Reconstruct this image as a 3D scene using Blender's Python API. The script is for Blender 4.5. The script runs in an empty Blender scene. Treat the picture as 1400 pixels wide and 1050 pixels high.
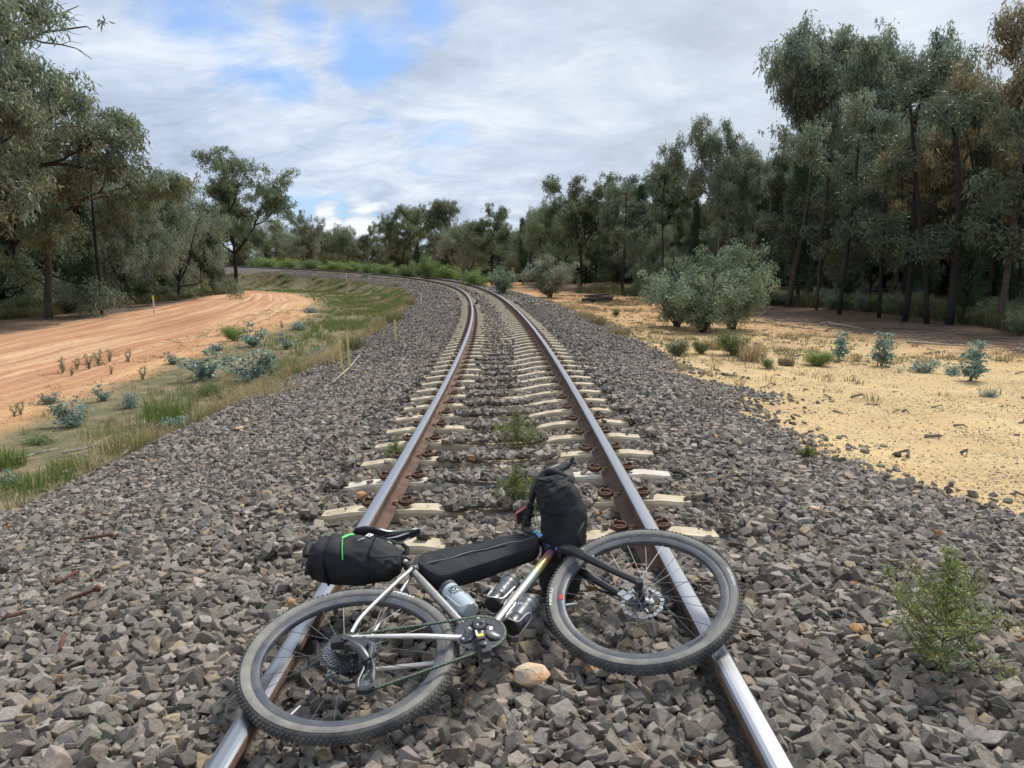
import bpy, bmesh, math, random
import numpy as np
from mathutils import Matrix, Vector
RNG = np.random.default_rng(7)
random.seed(7)
sc = bpy.context.scene
COL = sc.collection

# ------------------------------------------------------------------ camera
F_PX, PITCH, ROLL, CAM_H = 990.0, 0.146696, 0.010012, 1.283853
cam_d = bpy.data.cameras.new('camera')
cam_d.sensor_width = 36.0
cam_d.lens = F_PX / 1400 * 36.0
cam_d.clip_start = 0.05
cam_d.clip_end = 3000
cam = bpy.data.objects.new('camera', cam_d)
COL.objects.link(cam)
_cp, _sp, _cr, _sr = math.cos(PITCH), math.sin(PITCH), math.cos(ROLL), math.sin(ROLL)
_right0, _up0, _fwd = Vector((1, 0, 0)), Vector((0, _sp, _cp)), Vector((0, _cp, -_sp))
# image X' = c*X - s*Y , Y' = s*X + c*Y  (X, Y along the un-rolled axes)
_right = _cr * _right0 - _sr * _up0
_up = _sr * _right0 + _cr * _up0
cam.matrix_world = Matrix(((_right.x, _up.x, -_fwd.x, 0), (_right.y, _up.y, -_fwd.y, 0),
                           (_right.z, _up.z, -_fwd.z, CAM_H), (0, 0, 0, 1)))
sc.camera = cam
CAM = np.array([0, 0, CAM_H])
RT, UP, FW = np.array(_right), np.array(_up), np.array(_fwd)
def ray(px, py):
    return RT * ((px - 700) / F_PX) + UP * ((525 - py) / F_PX) + FW
def at(px, py, Y):
    d = ray(px, py); return CAM + d * (Y / d[1])

# ------------------------------------------------------------------ world, sun, exposure
SUN_EL, SUN_AZ = math.radians(52), math.radians(38)          # azimuth clockwise from +Y (ahead), towards the right
world = bpy.data.worlds.new("World"); sc.world = world; world.use_nodes = True
wn = world.node_tree.nodes; wl = world.node_tree.links; wn.clear()
def N(nodes, typ, **kw):
    n = nodes.new(typ)
    for k, v in kw.items(): setattr(n, k, v)
    return n
def setin(n, **kw):
    for k, v in kw.items():
        n.inputs[k.replace('_', ' ')].default_value = v
def wmath(op, a, b=None, clamp=False):
    m = N(wn, 'ShaderNodeMath', operation=op, use_clamp=clamp)
    for i, s in enumerate((a, b)):
        if s is None: continue
        if isinstance(s, (int, float)): m.inputs[i].default_value = s
        else: wl.new(s, m.inputs[i])
    return m.outputs[0]
out = N(wn, 'ShaderNodeOutputWorld')
sky = N(wn, 'ShaderNodeTexSky', sky_type='NISHITA', sun_disc=False)
sky.sun_elevation = SUN_EL; sky.sun_rotation = SUN_AZ
sky.air_density = 1.0; sky.dust_density = 1.0; sky.ozone_density = 1.5
bg_sky = N(wn, 'ShaderNodeBackground'); bg_sky.inputs['Strength'].default_value = 0.105
skt = N(wn, 'ShaderNodeMix', data_type='RGBA', blend_type='MULTIPLY'); skt.inputs[0].default_value = 1; wl.new(sky.outputs[0], skt.inputs[6]); skt.inputs[7].default_value = (0.66, 0.90, 1.22, 1)
wl.new(skt.outputs[2], bg_sky.inputs['Color'])
tc = N(wn, 'ShaderNodeTexCoord')
sep = N(wn, 'ShaderNodeSeparateXYZ'); wl.new(tc.outputs['Generated'], sep.inputs[0])
zc = wmath('MAXIMUM', sep.outputs[2], 0.0)
den = wmath('ADD', zc, 0.26)
cx = wmath('DIVIDE', sep.outputs[0], den); cy = wmath('DIVIDE', sep.outputs[1], den)
comb = N(wn, 'ShaderNodeCombineXYZ'); wl.new(cx, comb.inputs[0]); wl.new(cy, comb.inputs[1])
def wnoise(scale, detail, rough, dist, mp=(1, 1, 1), loc=(0, 0, 0), rot=0.0):
    m = N(wn, 'ShaderNodeMapping'); m.inputs['Scale'].default_value = mp; m.inputs['Location'].default_value = loc
    m.inputs['Rotation'].default_value = (0, 0, rot)
    wl.new(comb.outputs[0], m.inputs[0])
    n = N(wn, 'ShaderNodeTexNoise'); setin(n, Scale=scale, Detail=detail, Roughness=rough, Distortion=dist)
    wl.new(m.outputs[0], n.inputs['Vector']); return n.outputs['Fac']
nA = wnoise(0.9, 9, 0.6, 0.5, (1.0, 1.5, 1), (3.1, 0.4, 0), 0.35)
nB = wnoise(3.2, 8, 0.62, 0.6, (0.95, 1.45, 1), (0, 2.2, 0), 0.5)
nD = wnoise(7.5, 7, 0.6, 0.9, (1.0, 1.35, 1), (1, 5, 0), 0.45)
nC = wnoise(2.1, 6, 0.6, 0.8, (1, 1.3, 1), (7, 1, 0))
# cloud brightness
r1 = N(wn, 'ShaderNodeValToRGB'); e = r1.color_ramp.elements
e[0].position = 0.40; e[0].color = (0.42, 0.50, 0.64, 1)
e[1].position = 0.61; e[1].color = (0.82, 0.90, 1.0, 1)
k = r1.color_ramp.elements.new(0.5); k.color = (0.565, 0.665, 0.83, 1)
wl.new(wmath('ADD', wmath('ADD', wmath('MULTIPLY', nA, 0.50), wmath('MULTIPLY', nB, 0.37)), wmath('MULTIPLY', nD, 0.13)), r1.inputs[0])
# thin bright veil round the hidden sun, to the right
def blob(px, py, width, wob=0.0):
    d = ray(px, py); d = d / np.linalg.norm(d)
    dp = N(wn, 'ShaderNodeVectorMath', operation='DOT_PRODUCT')
    wl.new(tc.outputs['Generated'], dp.inputs[0]); dp.inputs[1].default_value = tuple(d)
    c = math.cos(math.radians(width))
    v = wmath('DIVIDE', wmath('SUBTRACT', dp.outputs['Value'], c), 1 - c)
    return v
glow = wmath('MULTIPLY', wmath('MAXIMUM', blob(1150, 20, 34), 0.0), 0.34)
glow2 = wmath('MULTIPLY', glow, wmath('ADD', nC, 0.55))
mixg = N(wn, 'ShaderNodeMix', data_type='RGBA'); wl.new(glow2, mixg.inputs[0]); wl.new(r1.outputs[0], mixg.inputs[6])
mixg.inputs[7].default_value = (0.93, 0.97, 1.0, 1)
# small bright cumulus low over the trees
low = wmath('MULTIPLY', wmath('MAXIMUM', wmath('ADD', wmath('MAXIMUM', wmath('MAXIMUM', blob(492, 300, 2.0), blob(452, 297, 1.5)), 0.0), wmath('MULTIPLY', wmath('SUBTRACT', nB, 0.55), 3.0)), 0.0), 1.5, clamp=True)
low = wmath('MULTIPLY', low, wmath('GREATER_THAN', wmath('MAXIMUM', blob(492, 300, 2.4), blob(452, 297, 1.9)), 0.0))
mixl = N(wn, 'ShaderNodeMix', data_type='RGBA'); wl.new(low, mixl.inputs[0]); wl.new(mixg.outputs[2], mixl.inputs[6]); mixl.inputs[7].default_value = (1.0, 1.06, 1.1, 1)
bg_c = N(wn, 'ShaderNodeBackground'); bg_c.inputs['Strength'].default_value = 0.70
wl.new(mixl.outputs[2], bg_c.inputs['Color'])
# gaps of blue: where clouds are thin, placed by direction and broken up by the noise
holes = None
for px, py, w, g in ((250, 30, 5.0, 1.0), (310, 58, 4.5, .95), (395, 125, 4.2, .9), (490, 82, 3.9, 1.05), (590, 16, 3.2, .9), (415, 42, 3, .85), (610, 195, 5.5, .55), (540, 60, 3.5, .8),
                     (530, 145, 3.5, .6), (355, 95, 3.5, .8), (-500, 300, 16, .9), (-900, 100, 22, 1), (2400, 200, 20, .9), (450, 288, 2.6, 1.0), (400, 280, 2.6, 1.0), (490, 299, 2.2, 1.0), (425, 284, 2.4, 1.0), (650, -500, 14, .9)):
    b = wmath('MULTIPLY', wmath('MAXIMUM', blob(px, py, w), 0.0), g)
    holes = b if holes is None else wmath('MAXIMUM', holes, b)
hv = wmath('ADD', wmath('MULTIPLY', holes, 1.25), wmath('MULTIPLY', wmath('SUBTRACT', wmath('ADD', wmath('MULTIPLY', nB, 0.6), wmath('MULTIPLY', nC, 0.4)), 0.5), -3.3))
hv = wmath('SUBTRACT', hv, wmath('MULTIPLY', low, 1.6))
mr = N(wn, 'ShaderNodeMapRange', interpolation_type='SMOOTHSTEP'); wl.new(hv, mr.inputs[0])
mr.inputs[1].default_value = 0.50; mr.inputs[2].default_value = 1.55; mr.inputs[3].default_value = 0; mr.inputs[4].default_value = 0.78
mx = N(wn, 'ShaderNodeMixShader'); wl.new(mr.outputs[0], mx.inputs[0])
wl.new(bg_c.outputs[0], mx.inputs[1]); wl.new(bg_sky.outputs[0], mx.inputs[2]); wl.new(mx.outputs[0], out.inputs['Surface'])

sun_d = bpy.data.lights.new('sun', 'SUN'); sun_d.energy = 3.0; sun_d.angle = math.radians(14); sun_d.color = (1.0, 0.965, 0.91)
sun = bpy.data.objects.new('sun', sun_d); COL.objects.link(sun)
_sd = Vector((math.sin(SUN_AZ) * math.cos(SUN_EL), math.cos(SUN_AZ) * math.cos(SUN_EL), math.sin(SUN_EL)))
sun.rotation_euler = _sd.to_track_quat('Z', 'Y').to_euler()
sc.view_settings.view_transform = 'Standard'; sc.view_settings.look = 'None'
sc.view_settings.exposure = 0.52; sc.view_settings.gamma = 1.0
sc.render.engine = 'CYCLES'
cy_ = sc.cycles
cy_.max_bounces = 6; cy_.diffuse_bounces = 3; cy_.glossy_bounces = 3; cy_.transmission_bounces = 4; cy_.transparent_max_bounces = 8
cy_.caustics_reflective = False; cy_.caustics_refractive = False
try:
    cy_.use_denoising = True; cy_.denoiser = 'OPENIMAGEDENOISE'
except Exception: pass

# ------------------------------------------------------------------ object helpers
def tag(o, label=None, cat=None, group=None, kind=None):
    if label: o['label'] = label
    if cat: o['category'] = cat
    if group: o['group'] = group
    if kind: o['kind'] = kind
    return o
def empty(name, loc=(0, 0, 0), rz=0.0):
    o = bpy.data.objects.new(name, None); COL.objects.link(o); o.empty_display_size = 0.1
    o.location = loc; o.rotation_euler = (0, 0, rz); return o
def link(name, me, mat=None, parent=None):
    o = bpy.data.objects.new(name, me); COL.objects.link(o)
    if mat is not None:
        for m in (mat if isinstance(mat, (list, tuple)) else [mat]): me.materials.append(m)
    if parent is not None: o.parent = parent
    return o
def raw_mesh(name, V, polys, smooth=False, col=None, vcol=None, mi=None):
    """V (n,3); polys = list of (m,k) int arrays; col = per-face rgb; vcol = per-vertex rgb"""
    me = bpy.data.meshes.new(name)
    V = np.asarray(V, np.float32)
    polys = [np.asarray(p, np.int32) for p in polys if len(p)]
    loops = np.concatenate([p.ravel() for p in polys])
    tot = np.concatenate([np.full(len(p), p.shape[1], np.int32) for p in polys])
    start = np.concatenate([[0], np.cumsum(tot)[:-1]]).astype(np.int32)
    me.vertices.add(len(V)); me.vertices.foreach_set('co', V.ravel())
    me.loops.add(len(loops)); me.loops.foreach_set('vertex_index', loops)
    me.polygons.add(len(tot)); me.polygons.foreach_set('loop_start', start)
    try: me.polygons.foreach_set('loop_total', tot)
    except Exception: pass
    me.polygons.foreach_set('use_smooth', np.full(len(tot), bool(smooth)))
    if mi is not None: me.polygons.foreach_set('material_index', np.asarray(mi, np.int32))
    me.update(calc_edges=True)
    if col is not None:
        a = me.attributes.new('tint', 'FLOAT_COLOR', 'FACE')
        c = np.ones((len(tot), 4), np.float32); c[:, :3] = col; a.data.foreach_set('color', c.ravel())
    if vcol is not None:
        a = me.attributes.new('tint', 'FLOAT_COLOR', 'POINT')
        c = np.ones((len(V), 4), np.float32); c[:, :3] = vcol; a.data.foreach_set('color', c.ravel())
    return me
class MB:
    """collects simple solids, builds ONE mesh"""
    def __init__(s): s.V = []; s.P = {3: [], 4: []}; s.n = 0; s.C = {3: [], 4: []}
    def add(s, V, F, c=None):
        V = np.asarray(V, float)
        for f in F:
            k = len(f)
            if k > 4:
                for i in range(1, k - 1): s.P[3].append([f[0] + s.n, f[i] + s.n, f[i + 1] + s.n]); s.C[3].append(c or (1, 1, 1))
            else: s.P[k].append([q + s.n for q in f]); s.C[k].append(c or (1, 1, 1))
        s.V.append(V); s.n += len(V)
    def box(s, c, size, R=None, c_=None, taper=1.0):
        x, y, z = [q / 2 for q in size]
        v = np.array([(-x, -y, -z), (x, -y, -z), (x, y, -z), (-x, y, -z), (-x * taper, -y * taper, z), (x * taper, -y * taper, z), (x * taper, y * taper, z), (-x * taper, y * taper, z)])
        if R is not None: v = v @ np.asarray(R).T
        s.add(v + np.asarray(c), [(3, 2, 1, 0), (4, 5, 6, 7), (0, 1, 5, 4), (1, 2, 6, 5), (2, 3, 7, 6), (3, 0, 4, 7)], c_)
    def tube(s, pts, rad, n=8, caps=True, c_=None, flat=1.0, ref=None, closed=False):
        pts = np.asarray(pts, float); m = len(pts)
        rad = np.full(m, rad, float) if np.isscalar(rad) else np.asarray(rad, float)
        if closed: T = np.roll(pts, -1, 0) - np.roll(pts, 1, 0)
        else: T = np.gradient(pts, axis=0)
        T /= np.linalg.norm(T, axis=1)[:, None] + 1e-12
        u = np.array([0, 0, 1.0]) if ref is None else np.asarray(ref, float)
        if abs(T[0] @ u) > .95: u = np.array([1, 0, 0.])
        V = []; a = np.linspace(0, 2 * np.pi, n, endpoint=False)
        for i in range(m):
            x = np.cross(u, T[i]); x /= np.linalg.norm(x) + 1e-12; y = np.cross(T[i], x); u = y
            V.append(pts[i] + rad[i] * (np.cos(a)[:, None] * x + np.sin(a)[:, None] * y * flat))
        V = np.concatenate(V); F = []
        mm = m if closed else m - 1
        for i in range(mm):
            i2 = (i + 1) % m
            for j in range(n):
                F.append((i * n + j, i * n + (j + 1) % n, i2 * n + (j + 1) % n, i2 * n + j))
        if caps and not closed: F += [tuple(range(n))[::-1], tuple((m - 1) * n + j for j in range(n))]
        s.add(V, F, c_)
    def lathe(s, prof, c=(0, 0, 0), R=None, n=24, c_=None, closed=False):
        """prof (r, h) about local Z"""
        prof = np.asarray(prof, float); a = np.linspace(0, 2 * np.pi, n, endpoint=False); m = len(prof)
        V = np.stack([np.outer(prof[:, 0], np.cos(a)), np.outer(prof[:, 0], np.sin(a)), np.repeat(prof[:, 1:2], n, 1)], -1).reshape(-1, 3)
        if R is not None: V = V @ np.asarray(R).T
        F = []
        for i in range(m if closed else m - 1):
            i2 = (i + 1) % m
            for j in range(n): F.append((i * n + j, i * n + (j + 1) % n, i2 * n + (j + 1) % n, i2 * n + j))
        s.add(V + np.asarray(c), F, c_)
    def mesh(s, name, smooth=False, tint=False):
        P = [np.array(s.P[k]) for k in (3, 4) if s.P[k]]
        col = np.concatenate([np.array(s.C[k]) for k in (3, 4) if s.P[k]]) if tint else None
        return raw_mesh(name, np.concatenate(s.V), P, smooth, col)
    def build(s, name, mat, parent=None, smooth=False, tint=False, bevel=0):
        o = link(name, s.mesh(name, smooth, tint), mat, parent)
        if bevel:
            b = o.modifiers.new('bevel', 'BEVEL'); b.width = bevel; b.segments = 2; b.limit_method = 'ANGLE'
        return o
def axis_R(z, x=(1, 0, 0)):
    z = np.asarray(z, float); z = z / np.linalg.norm(z); x = np.asarray(x, float)
    if abs(x @ z) > .95: x = np.array([0, 1, 0.])
    x = x - z * (x @ z); x /= np.linalg.norm(x); y = np.cross(z, x)
    return np.stack([x, y, z], 1)

# ------------------------------------------------------------------ materials
def new_mat(name):
    m = bpy.data.materials.new(name); m.use_nodes = True; nt = m.node_tree
    return m, nt, nt.nodes, nt.links, nt.nodes['Principled BSDF']
def simple(name, color, rough=.6, metal=0.0, var=.12, vscale=40, bump=0.0, bscale=200, spec=.5, attr=False, coat=0.0, dirt=None, dscale=6, damt=.5):
    m, nt, nd, lk, p = new_mat(name)
    tcn = N(nd, 'ShaderNodeTexCoord')
    no = N(nd, 'ShaderNodeTexNoise'); setin(no, Scale=vscale, Detail=5, Roughness=.6); lk.new(tcn.outputs['Object'], no.inputs['Vector'])
    mr_ = N(nd, 'ShaderNodeMapRange'); lk.new(no.outputs['Fac'], mr_.inputs[0])
    for i, v in enumerate((.3, .7, 1 - var, 1 + var)): mr_.inputs[i + 1].default_value = v
    mul = N(nd, 'ShaderNodeMix', data_type='RGBA', blend_type='MULTIPLY'); mul.inputs[0].default_value = 1
    if attr:
        at_ = N(nd, 'ShaderNodeAttribute', attribute_name='tint')
        m2 = N(nd, 'ShaderNodeMix', data_type='RGBA', blend_type='MULTIPLY'); m2.inputs[0].default_value = 1
        lk.new(at_.outputs['Color'], m2.inputs[6]); m2.inputs[7].default_value = (*color, 1); lk.new(m2.outputs[2], mul.inputs[6])
    else: mul.inputs[6].default_value = (*color, 1)
    lk.new(mr_.outputs[0], mul.inputs[7]); res = mul.outputs[2]
    if dirt is not None:
        n2 = N(nd, 'ShaderNodeTexNoise'); setin(n2, Scale=dscale, Detail=7, Roughness=.65); lk.new(tcn.outputs['Object'], n2.inputs['Vector'])
        m3 = N(nd, 'ShaderNodeMapRange'); lk.new(n2.outputs['Fac'], m3.inputs[0])
        for i, v in enumerate((.42, .68, 0, damt)): m3.inputs[i + 1].default_value = v
        mm = N(nd, 'ShaderNodeMix', data_type='RGBA'); lk.new(m3.outputs[0], mm.inputs[0]); lk.new(res, mm.inputs[6]); mm.inputs[7].default_value = (*dirt, 1)
        res = mm.outputs[2]
    lk.new(res, p.inputs['Base Color'])
    p.inputs['Roughness'].default_value = rough; p.inputs['Metallic'].default_value = metal
    p.inputs['Specular IOR Level'].default_value = spec; p.inputs['Coat Weight'].default_value = coat
    if bump:
        b = N(nd, 'ShaderNodeBump'); b.inputs['Strength'].default_value = bump; b.inputs['Distance'].default_value = .01
        n3 = N(nd, 'ShaderNodeTexNoise'); setin(n3, Scale=bscale, Detail=6, Roughness=.6); lk.new(tcn.outputs['Object'], n3.inputs['Vector'])
        lk.new(n3.outputs['Fac'], b.inputs['Height']); lk.new(b.outputs[0], p.inputs['Normal'])
    return m
def leaf_mat(name, color, var=.35, trans=.3, rough=.55, objvar=.15):
    m, nt, nd, lk, p = new_mat(name)
    at_ = N(nd, 'ShaderNodeAttribute', attribute_name='tint')
    oi = N(nd, 'ShaderNodeObjectInfo')
    mrr = N(nd, 'ShaderNodeMapRange'); lk.new(oi.outputs['Random'], mrr.inputs[0]); mrr.inputs[3].default_value = 1 - objvar; mrr.inputs[4].default_value = 1 + objvar
    m1 = N(nd, 'ShaderNodeMix', data_type='RGBA', blend_type='MULTIPLY'); m1.inputs[0].default_value = 1
    lk.new(at_.outputs['Color'], m1.inputs[6]); m1.inputs[7].default_value = (*color, 1)
    m2 = N(nd, 'ShaderNodeMix', data_type='RGBA', blend_type='MULTIPLY'); m2.inputs[0].default_value = 1
    lk.new(m1.outputs[2], m2.inputs[6]); lk.new(mrr.outputs[0], m2.inputs[7])
    lk.new(m2.outputs[2], p.inputs['Base Color']); p.inputs['Roughness'].default_value = rough; p.inputs['Specular IOR Level'].default_value = .35
    tr = N(nd, 'ShaderNodeBsdfTranslucent'); lk.new(m2.outputs[2], tr.inputs['Color'])
    ms = N(nd, 'ShaderNodeMixShader'); ms.inputs[0].default_value = trans
    lk.new(p.outputs[0], ms.inputs[1]); lk.new(tr.outputs[0], ms.inputs[2]); lk.new(ms.outputs[0], nd['Material Output'].inputs['Surface'])
    return m
# ------------------------------------------------------------------ the track line
GAUGE = 1.505
X0, H0, K0, K1, K2, G0, G1, G2, CANT = -0.08179, -0.013206, 0.002652, 0.00022, 32.075, 0.001806, 0.000438, 90.178, 0.030059
_ds = 0.1
S = np.arange(0, 170, _ds)
_k = np.where(S < K2, K0, np.minimum(K0 + K1 * (S - K2), 1 / 60.))
TH = H0 + np.cumsum(_k) * _ds
TX = X0 + np.cumsum(-np.sin(TH)) * _ds; TY = np.cumsum(np.cos(TH)) * _ds
TZ = G0 * S + G1 * np.minimum(S, G2) ** 2 / 2 + G1 * G2 * np.maximum(S - G2, 0)
_sb = np.arange(-8, 0, _ds)
TX = np.concatenate([TX[0] + math.sin(H0) * (-_sb), TX]); TY = np.concatenate([TY[0] + math.cos(H0) * _sb, TY])
TZ = np.concatenate([G0 * _sb, TZ]); TH = np.concatenate([np.full(len(_sb), H0), TH]); S = np.concatenate([_sb, S])
def tp(s, u=0.0, dz=0.0):
    """point on the track: s metres along, u to the right, dz above the rail tops"""
    s = np.asarray(s, float); u = np.asarray(u, float)
    x = np.interp(s, S, TX); y = np.interp(s, S, TY); z = np.interp(s, S, TZ); th = np.interp(s, S, TH)
    return np.stack(np.broadcast_arrays(x + u * np.cos(th), y + u * np.sin(th), z + CANT * np.clip(u, -2, 2) + dz), -1)
_cs = S[::4]; _cx = TX[::4]; _cy = TY[::4]; _ct = TH[::4]; _cz = TZ[::4]
def track_coords(x, y):
    x = np.asarray(x, float).ravel(); y = np.asarray(y, float).ravel()
    s = np.empty(len(x)); u = np.empty(len(x))
    for a in range(0, len(x), 20000):
        b = slice(a, a + 20000)
        d = (x[b, None] - _cx) ** 2 + (y[b, None] - _cy) ** 2
        i = d.argmin(1)
        dx = x[b] - _cx[i]; dy = y[b] - _cy[i]; c, sn = np.cos(_ct[i]), np.sin(_ct[i])
        uu = dx * c + dy * sn; s[b] = _cs[i] + (-dx * sn + dy * c)
        u[b] = np.sign(uu) * np.maximum(np.abs(uu), np.sqrt(d[np.arange(len(i)), i]) * (np.abs(uu) > 1))
    return s, u
def sstep(a, b, x):
    t = np.clip((x - a) / (b - a), 0, 1); return t * t * (3 - 2 * t)
def vnoise(x, y, seed=0):
    """smooth value noise"""
    x = np.asarray(x, float); y = np.asarray(y, float)
    xi = np.floor(x).astype(np.int64); yi = np.floor(y).astype(np.int64); fx = x - xi; fy = y - yi
    fx = fx * fx * (3 - 2 * fx); fy = fy * fy * (3 - 2 * fy)
    def h(a, b):
        n = (a * 374761393 + b * 668265263 + seed * 974711) & 0x7fffffff
        n = ((n ^ (n >> 13)) * 1274126177) & 0x7fffffff
        return ((n ^ (n >> 16)) & 0xffff) / 65535.0
    return (h(xi, yi) * (1 - fx) + h(xi + 1, yi) * fx) * (1 - fy) + (h(xi, yi + 1) * (1 - fx) + h(xi + 1, yi + 1) * fx) * fy
def fbm(x, y, seed=0, o=4):
    r = 0; a = .5
    for i in range(o): r = r + a * vnoise(x * 2 ** i, y * 2 ** i, seed + i); a /= 2
    return r / (1 - .5 ** o)
def ballast_edges(s):
    l = np.interp(s, [-8, 3, 8, 20, 60, 200], [-5.2, -4.9, -4.35, -3.9, -3.9, -6.0])
    r = np.interp(s, [-8, 2.5, 4.0, 4.9, 6, 8, 9.5, 10.2, 10.9, 12, 14, 18, 26, 60, 200], [10, 7, 4.7, 3.3, 2.65, 2.5, 2.9, 3.7, 3.3, 2.9, 3.0, 3.3, 3.8, 3.8, 3.6])
    return l, r
def height(x, y):
    shp = np.shape(x); x = np.asarray(x, float).ravel(); y = np.asarray(y, float).ravel()
    s, u = track_coords(x, y); zt = np.interp(s, S, TZ)
    right = sstep(-3, 3, u)
    g = -0.92 + right * (0.92 - 0.48) - .14 * right * sstep(3.5, 9, u)
    g = g + .95 * sstep(25, 105, y) + (fbm(x * .12, y * .12, 3) - .5) * .25 * sstep(4, 14, np.abs(u)) + (fbm(x * .9, y * .9, 9) - .5) * .07
    near = 1 - sstep(3.0, 3.5, s)
    zf = -.220 * (1 - near) + near * -.105
    au = np.abs(u)
    zf = zf + .03 * sstep(.35, .0, au) * 0
    shoulder = np.where(au > 1.75, -(au - 1.75) * np.where(u < 0, .19, .21), 0)
    steep = np.where(au > 4.2, -(au - 4.2) * .33, 0)
    nearR = near * (u > 0)
    emb = zt + CANT * np.clip(u, -2, 2) + zf + shoulder * (1 - .6 * nearR) + steep * (1 - nearR) + .065 * sstep(1.42, 1.9, au) * (1 - near)
    emb = emb - np.maximum(-60 - x, 0) * .9
    emb = emb + (fbm(x * 2.2, y * 2.2, 5) - .5) * .06
    k = .12
    hh = np.clip(.5 + .5 * (emb - g) / k, 0, 1); z = g * (1 - hh) + emb * hh + k * hh * (1 - hh)
    return z.reshape(shp)
def hz(x, y): return float(height(np.array([x]), np.array([y]))[0])
def gp(px, py, far=190):
    """where the view through a photo pixel meets the ground (used once, to survey the place)"""
    d = ray(px, py); t = np.concatenate([np.arange(1.2, 30, .05), np.arange(30, far, .25)])
    P = CAM + d * t[:, None]; h = height(P[:, 0], P[:, 1]); i = np.argmax(P[:, 2] < h)
    if P[i, 2] >= h[i]: i = len(t) - 1
    return np.array([P[i, 0], P[i, 1], h[i]])

# ------------------------------------------------------------------ regions
ROAD_N = np.array([(-6.0, -8), (-6.4, 2), (-6.9, 7), (-7.7, 10.7), (-8.9, 19.4), (-11.3, 41), (-16.6, 62), (-22, 75), (-29, 86), (-36, 94), (-60, 110)])
ROAD_F = np.array([(-15.5, -8), (-16, 2), (-17, 10), (-18.3, 20), (-21.5, 30), (-24.5, 45), (-27.0, 60), (-30, 75), (-34, 87), (-41, 98), (-64, 114)])
def road_coord(x, y):
    a = np.interp(y, ROAD_N[:, 1], ROAD_N[:, 0]); b = np.interp(y, ROAD_F[:, 1], ROAD_F[:, 0])
    return (x - b) / np.maximum(a - b, 1.5)        # 0 far edge, 1 near edge
def masks(x, y):
    s, u = track_coords(x, y); l, r = ballast_edges(s)
    n = (fbm(x * 1.3, y * 1.3, 21) - .5); n2 = fbm(x * .45, y * .45, 31) - .5
    ed = n * 1.1 + n2 * .6
    notch = 1.3 * np.exp(-((s - 11.3) / .55) ** 2) * (u > 0)
    r = r - notch * .8
    ball = (u > l + ed * .5) & (u < r + ed * .9)
    t = road_coord(x, y)
    road = (t > 0.0 + n * .1) & (t < 1.0 + n * .12) & (u < -4)
    edgeR = np.interp(y, [-8, 10, 17.5, 22, 26, 30, 42, 60, 75], [16, 13, 12.3, 12.1, 11.7, 11.0, 9.6, 9.0, 2])
    sand = (u > r + ed * .9) & (x < edgeR + n2 * 1.5) & ~ball
    slope = (~ball) & (~road) & (u < 0) & (t >= .5)
    return s, u, t, ball, road, sand, slope, edgeR, ed, (l, r)

# terrain grid, fine near the camera
def axis(a, b, fine, ratio, lim):
    v = [0.0]; d = fine
    while v[-1] < b: v.append(v[-1] + d); d = min(d * (ratio if v[-1] > lim else 1), 40)
    w = [0.0]; d = fine
    while w[-1] > a: w.append(w[-1] - d); d = min(d * (ratio if -w[-1] > lim else 1), 40)
    return np.array(sorted(set(w + v)))
gx = axis(-700, 700, .105, 1.035, 7.5); gy = axis(-40, 900, .12, 1.022, 11)
GX, GY = np.meshgrid(gx, gy, indexing='ij')
GZ = height(GX, GY)
nx, ny = GX.shape
fxy = GX.ravel(), GY.ravel()
s_, u_, t_, b_, r_, sa_, sl_, eR_, ed_, (l_, rr_) = masks(*fxy)
soft = .25
mB = sstep(-soft, soft, np.minimum(u_ - l_ - ed_ * .5, rr_ + ed_ * .9 - u_))
mR = np.where(u_ < -4, sstep(-.03, .04, t_ - (ed_) * .05) * sstep(-.05, .06, 1.0 + ed_ * .08 - t_), 0)
mS = np.where(u_ > 0, sstep(-soft, soft, u_ - rr_ - ed_ * .9) * sstep(-1.0, 1.0, eR_ + ed_ * 1.5 - GX.ravel()), 0)
mL = np.where(u_ < -4, sstep(0.02, -.03, t_), 0) + np.where(u_ > 0, sstep(-1, 1.0, GX.ravel() - eR_), 0)
V = np.stack([GX.ravel(), GY.ravel(), GZ.ravel()], 1)
idx = np.arange(nx * ny).reshape(nx, ny)
Q = np.stack([idx[:-1, :-1], idx[1:, :-1], idx[1:, 1:], idx[:-1, 1:]], -1).reshape(-1, 4)
cxm = V[Q].mean(1)
fs, fu, ft, fb, fr, fsa, fsl, *_ = masks(cxm[:, 0], cxm[:, 1])
far_ = (np.abs(cxm[:, 0]) > 70) | (cxm[:, 1] > 150)
lab = np.where(fb & ~far_, 1, np.where(fr & ~far_, 2, np.where(fsa & ~far_, 3, 0)))

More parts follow.
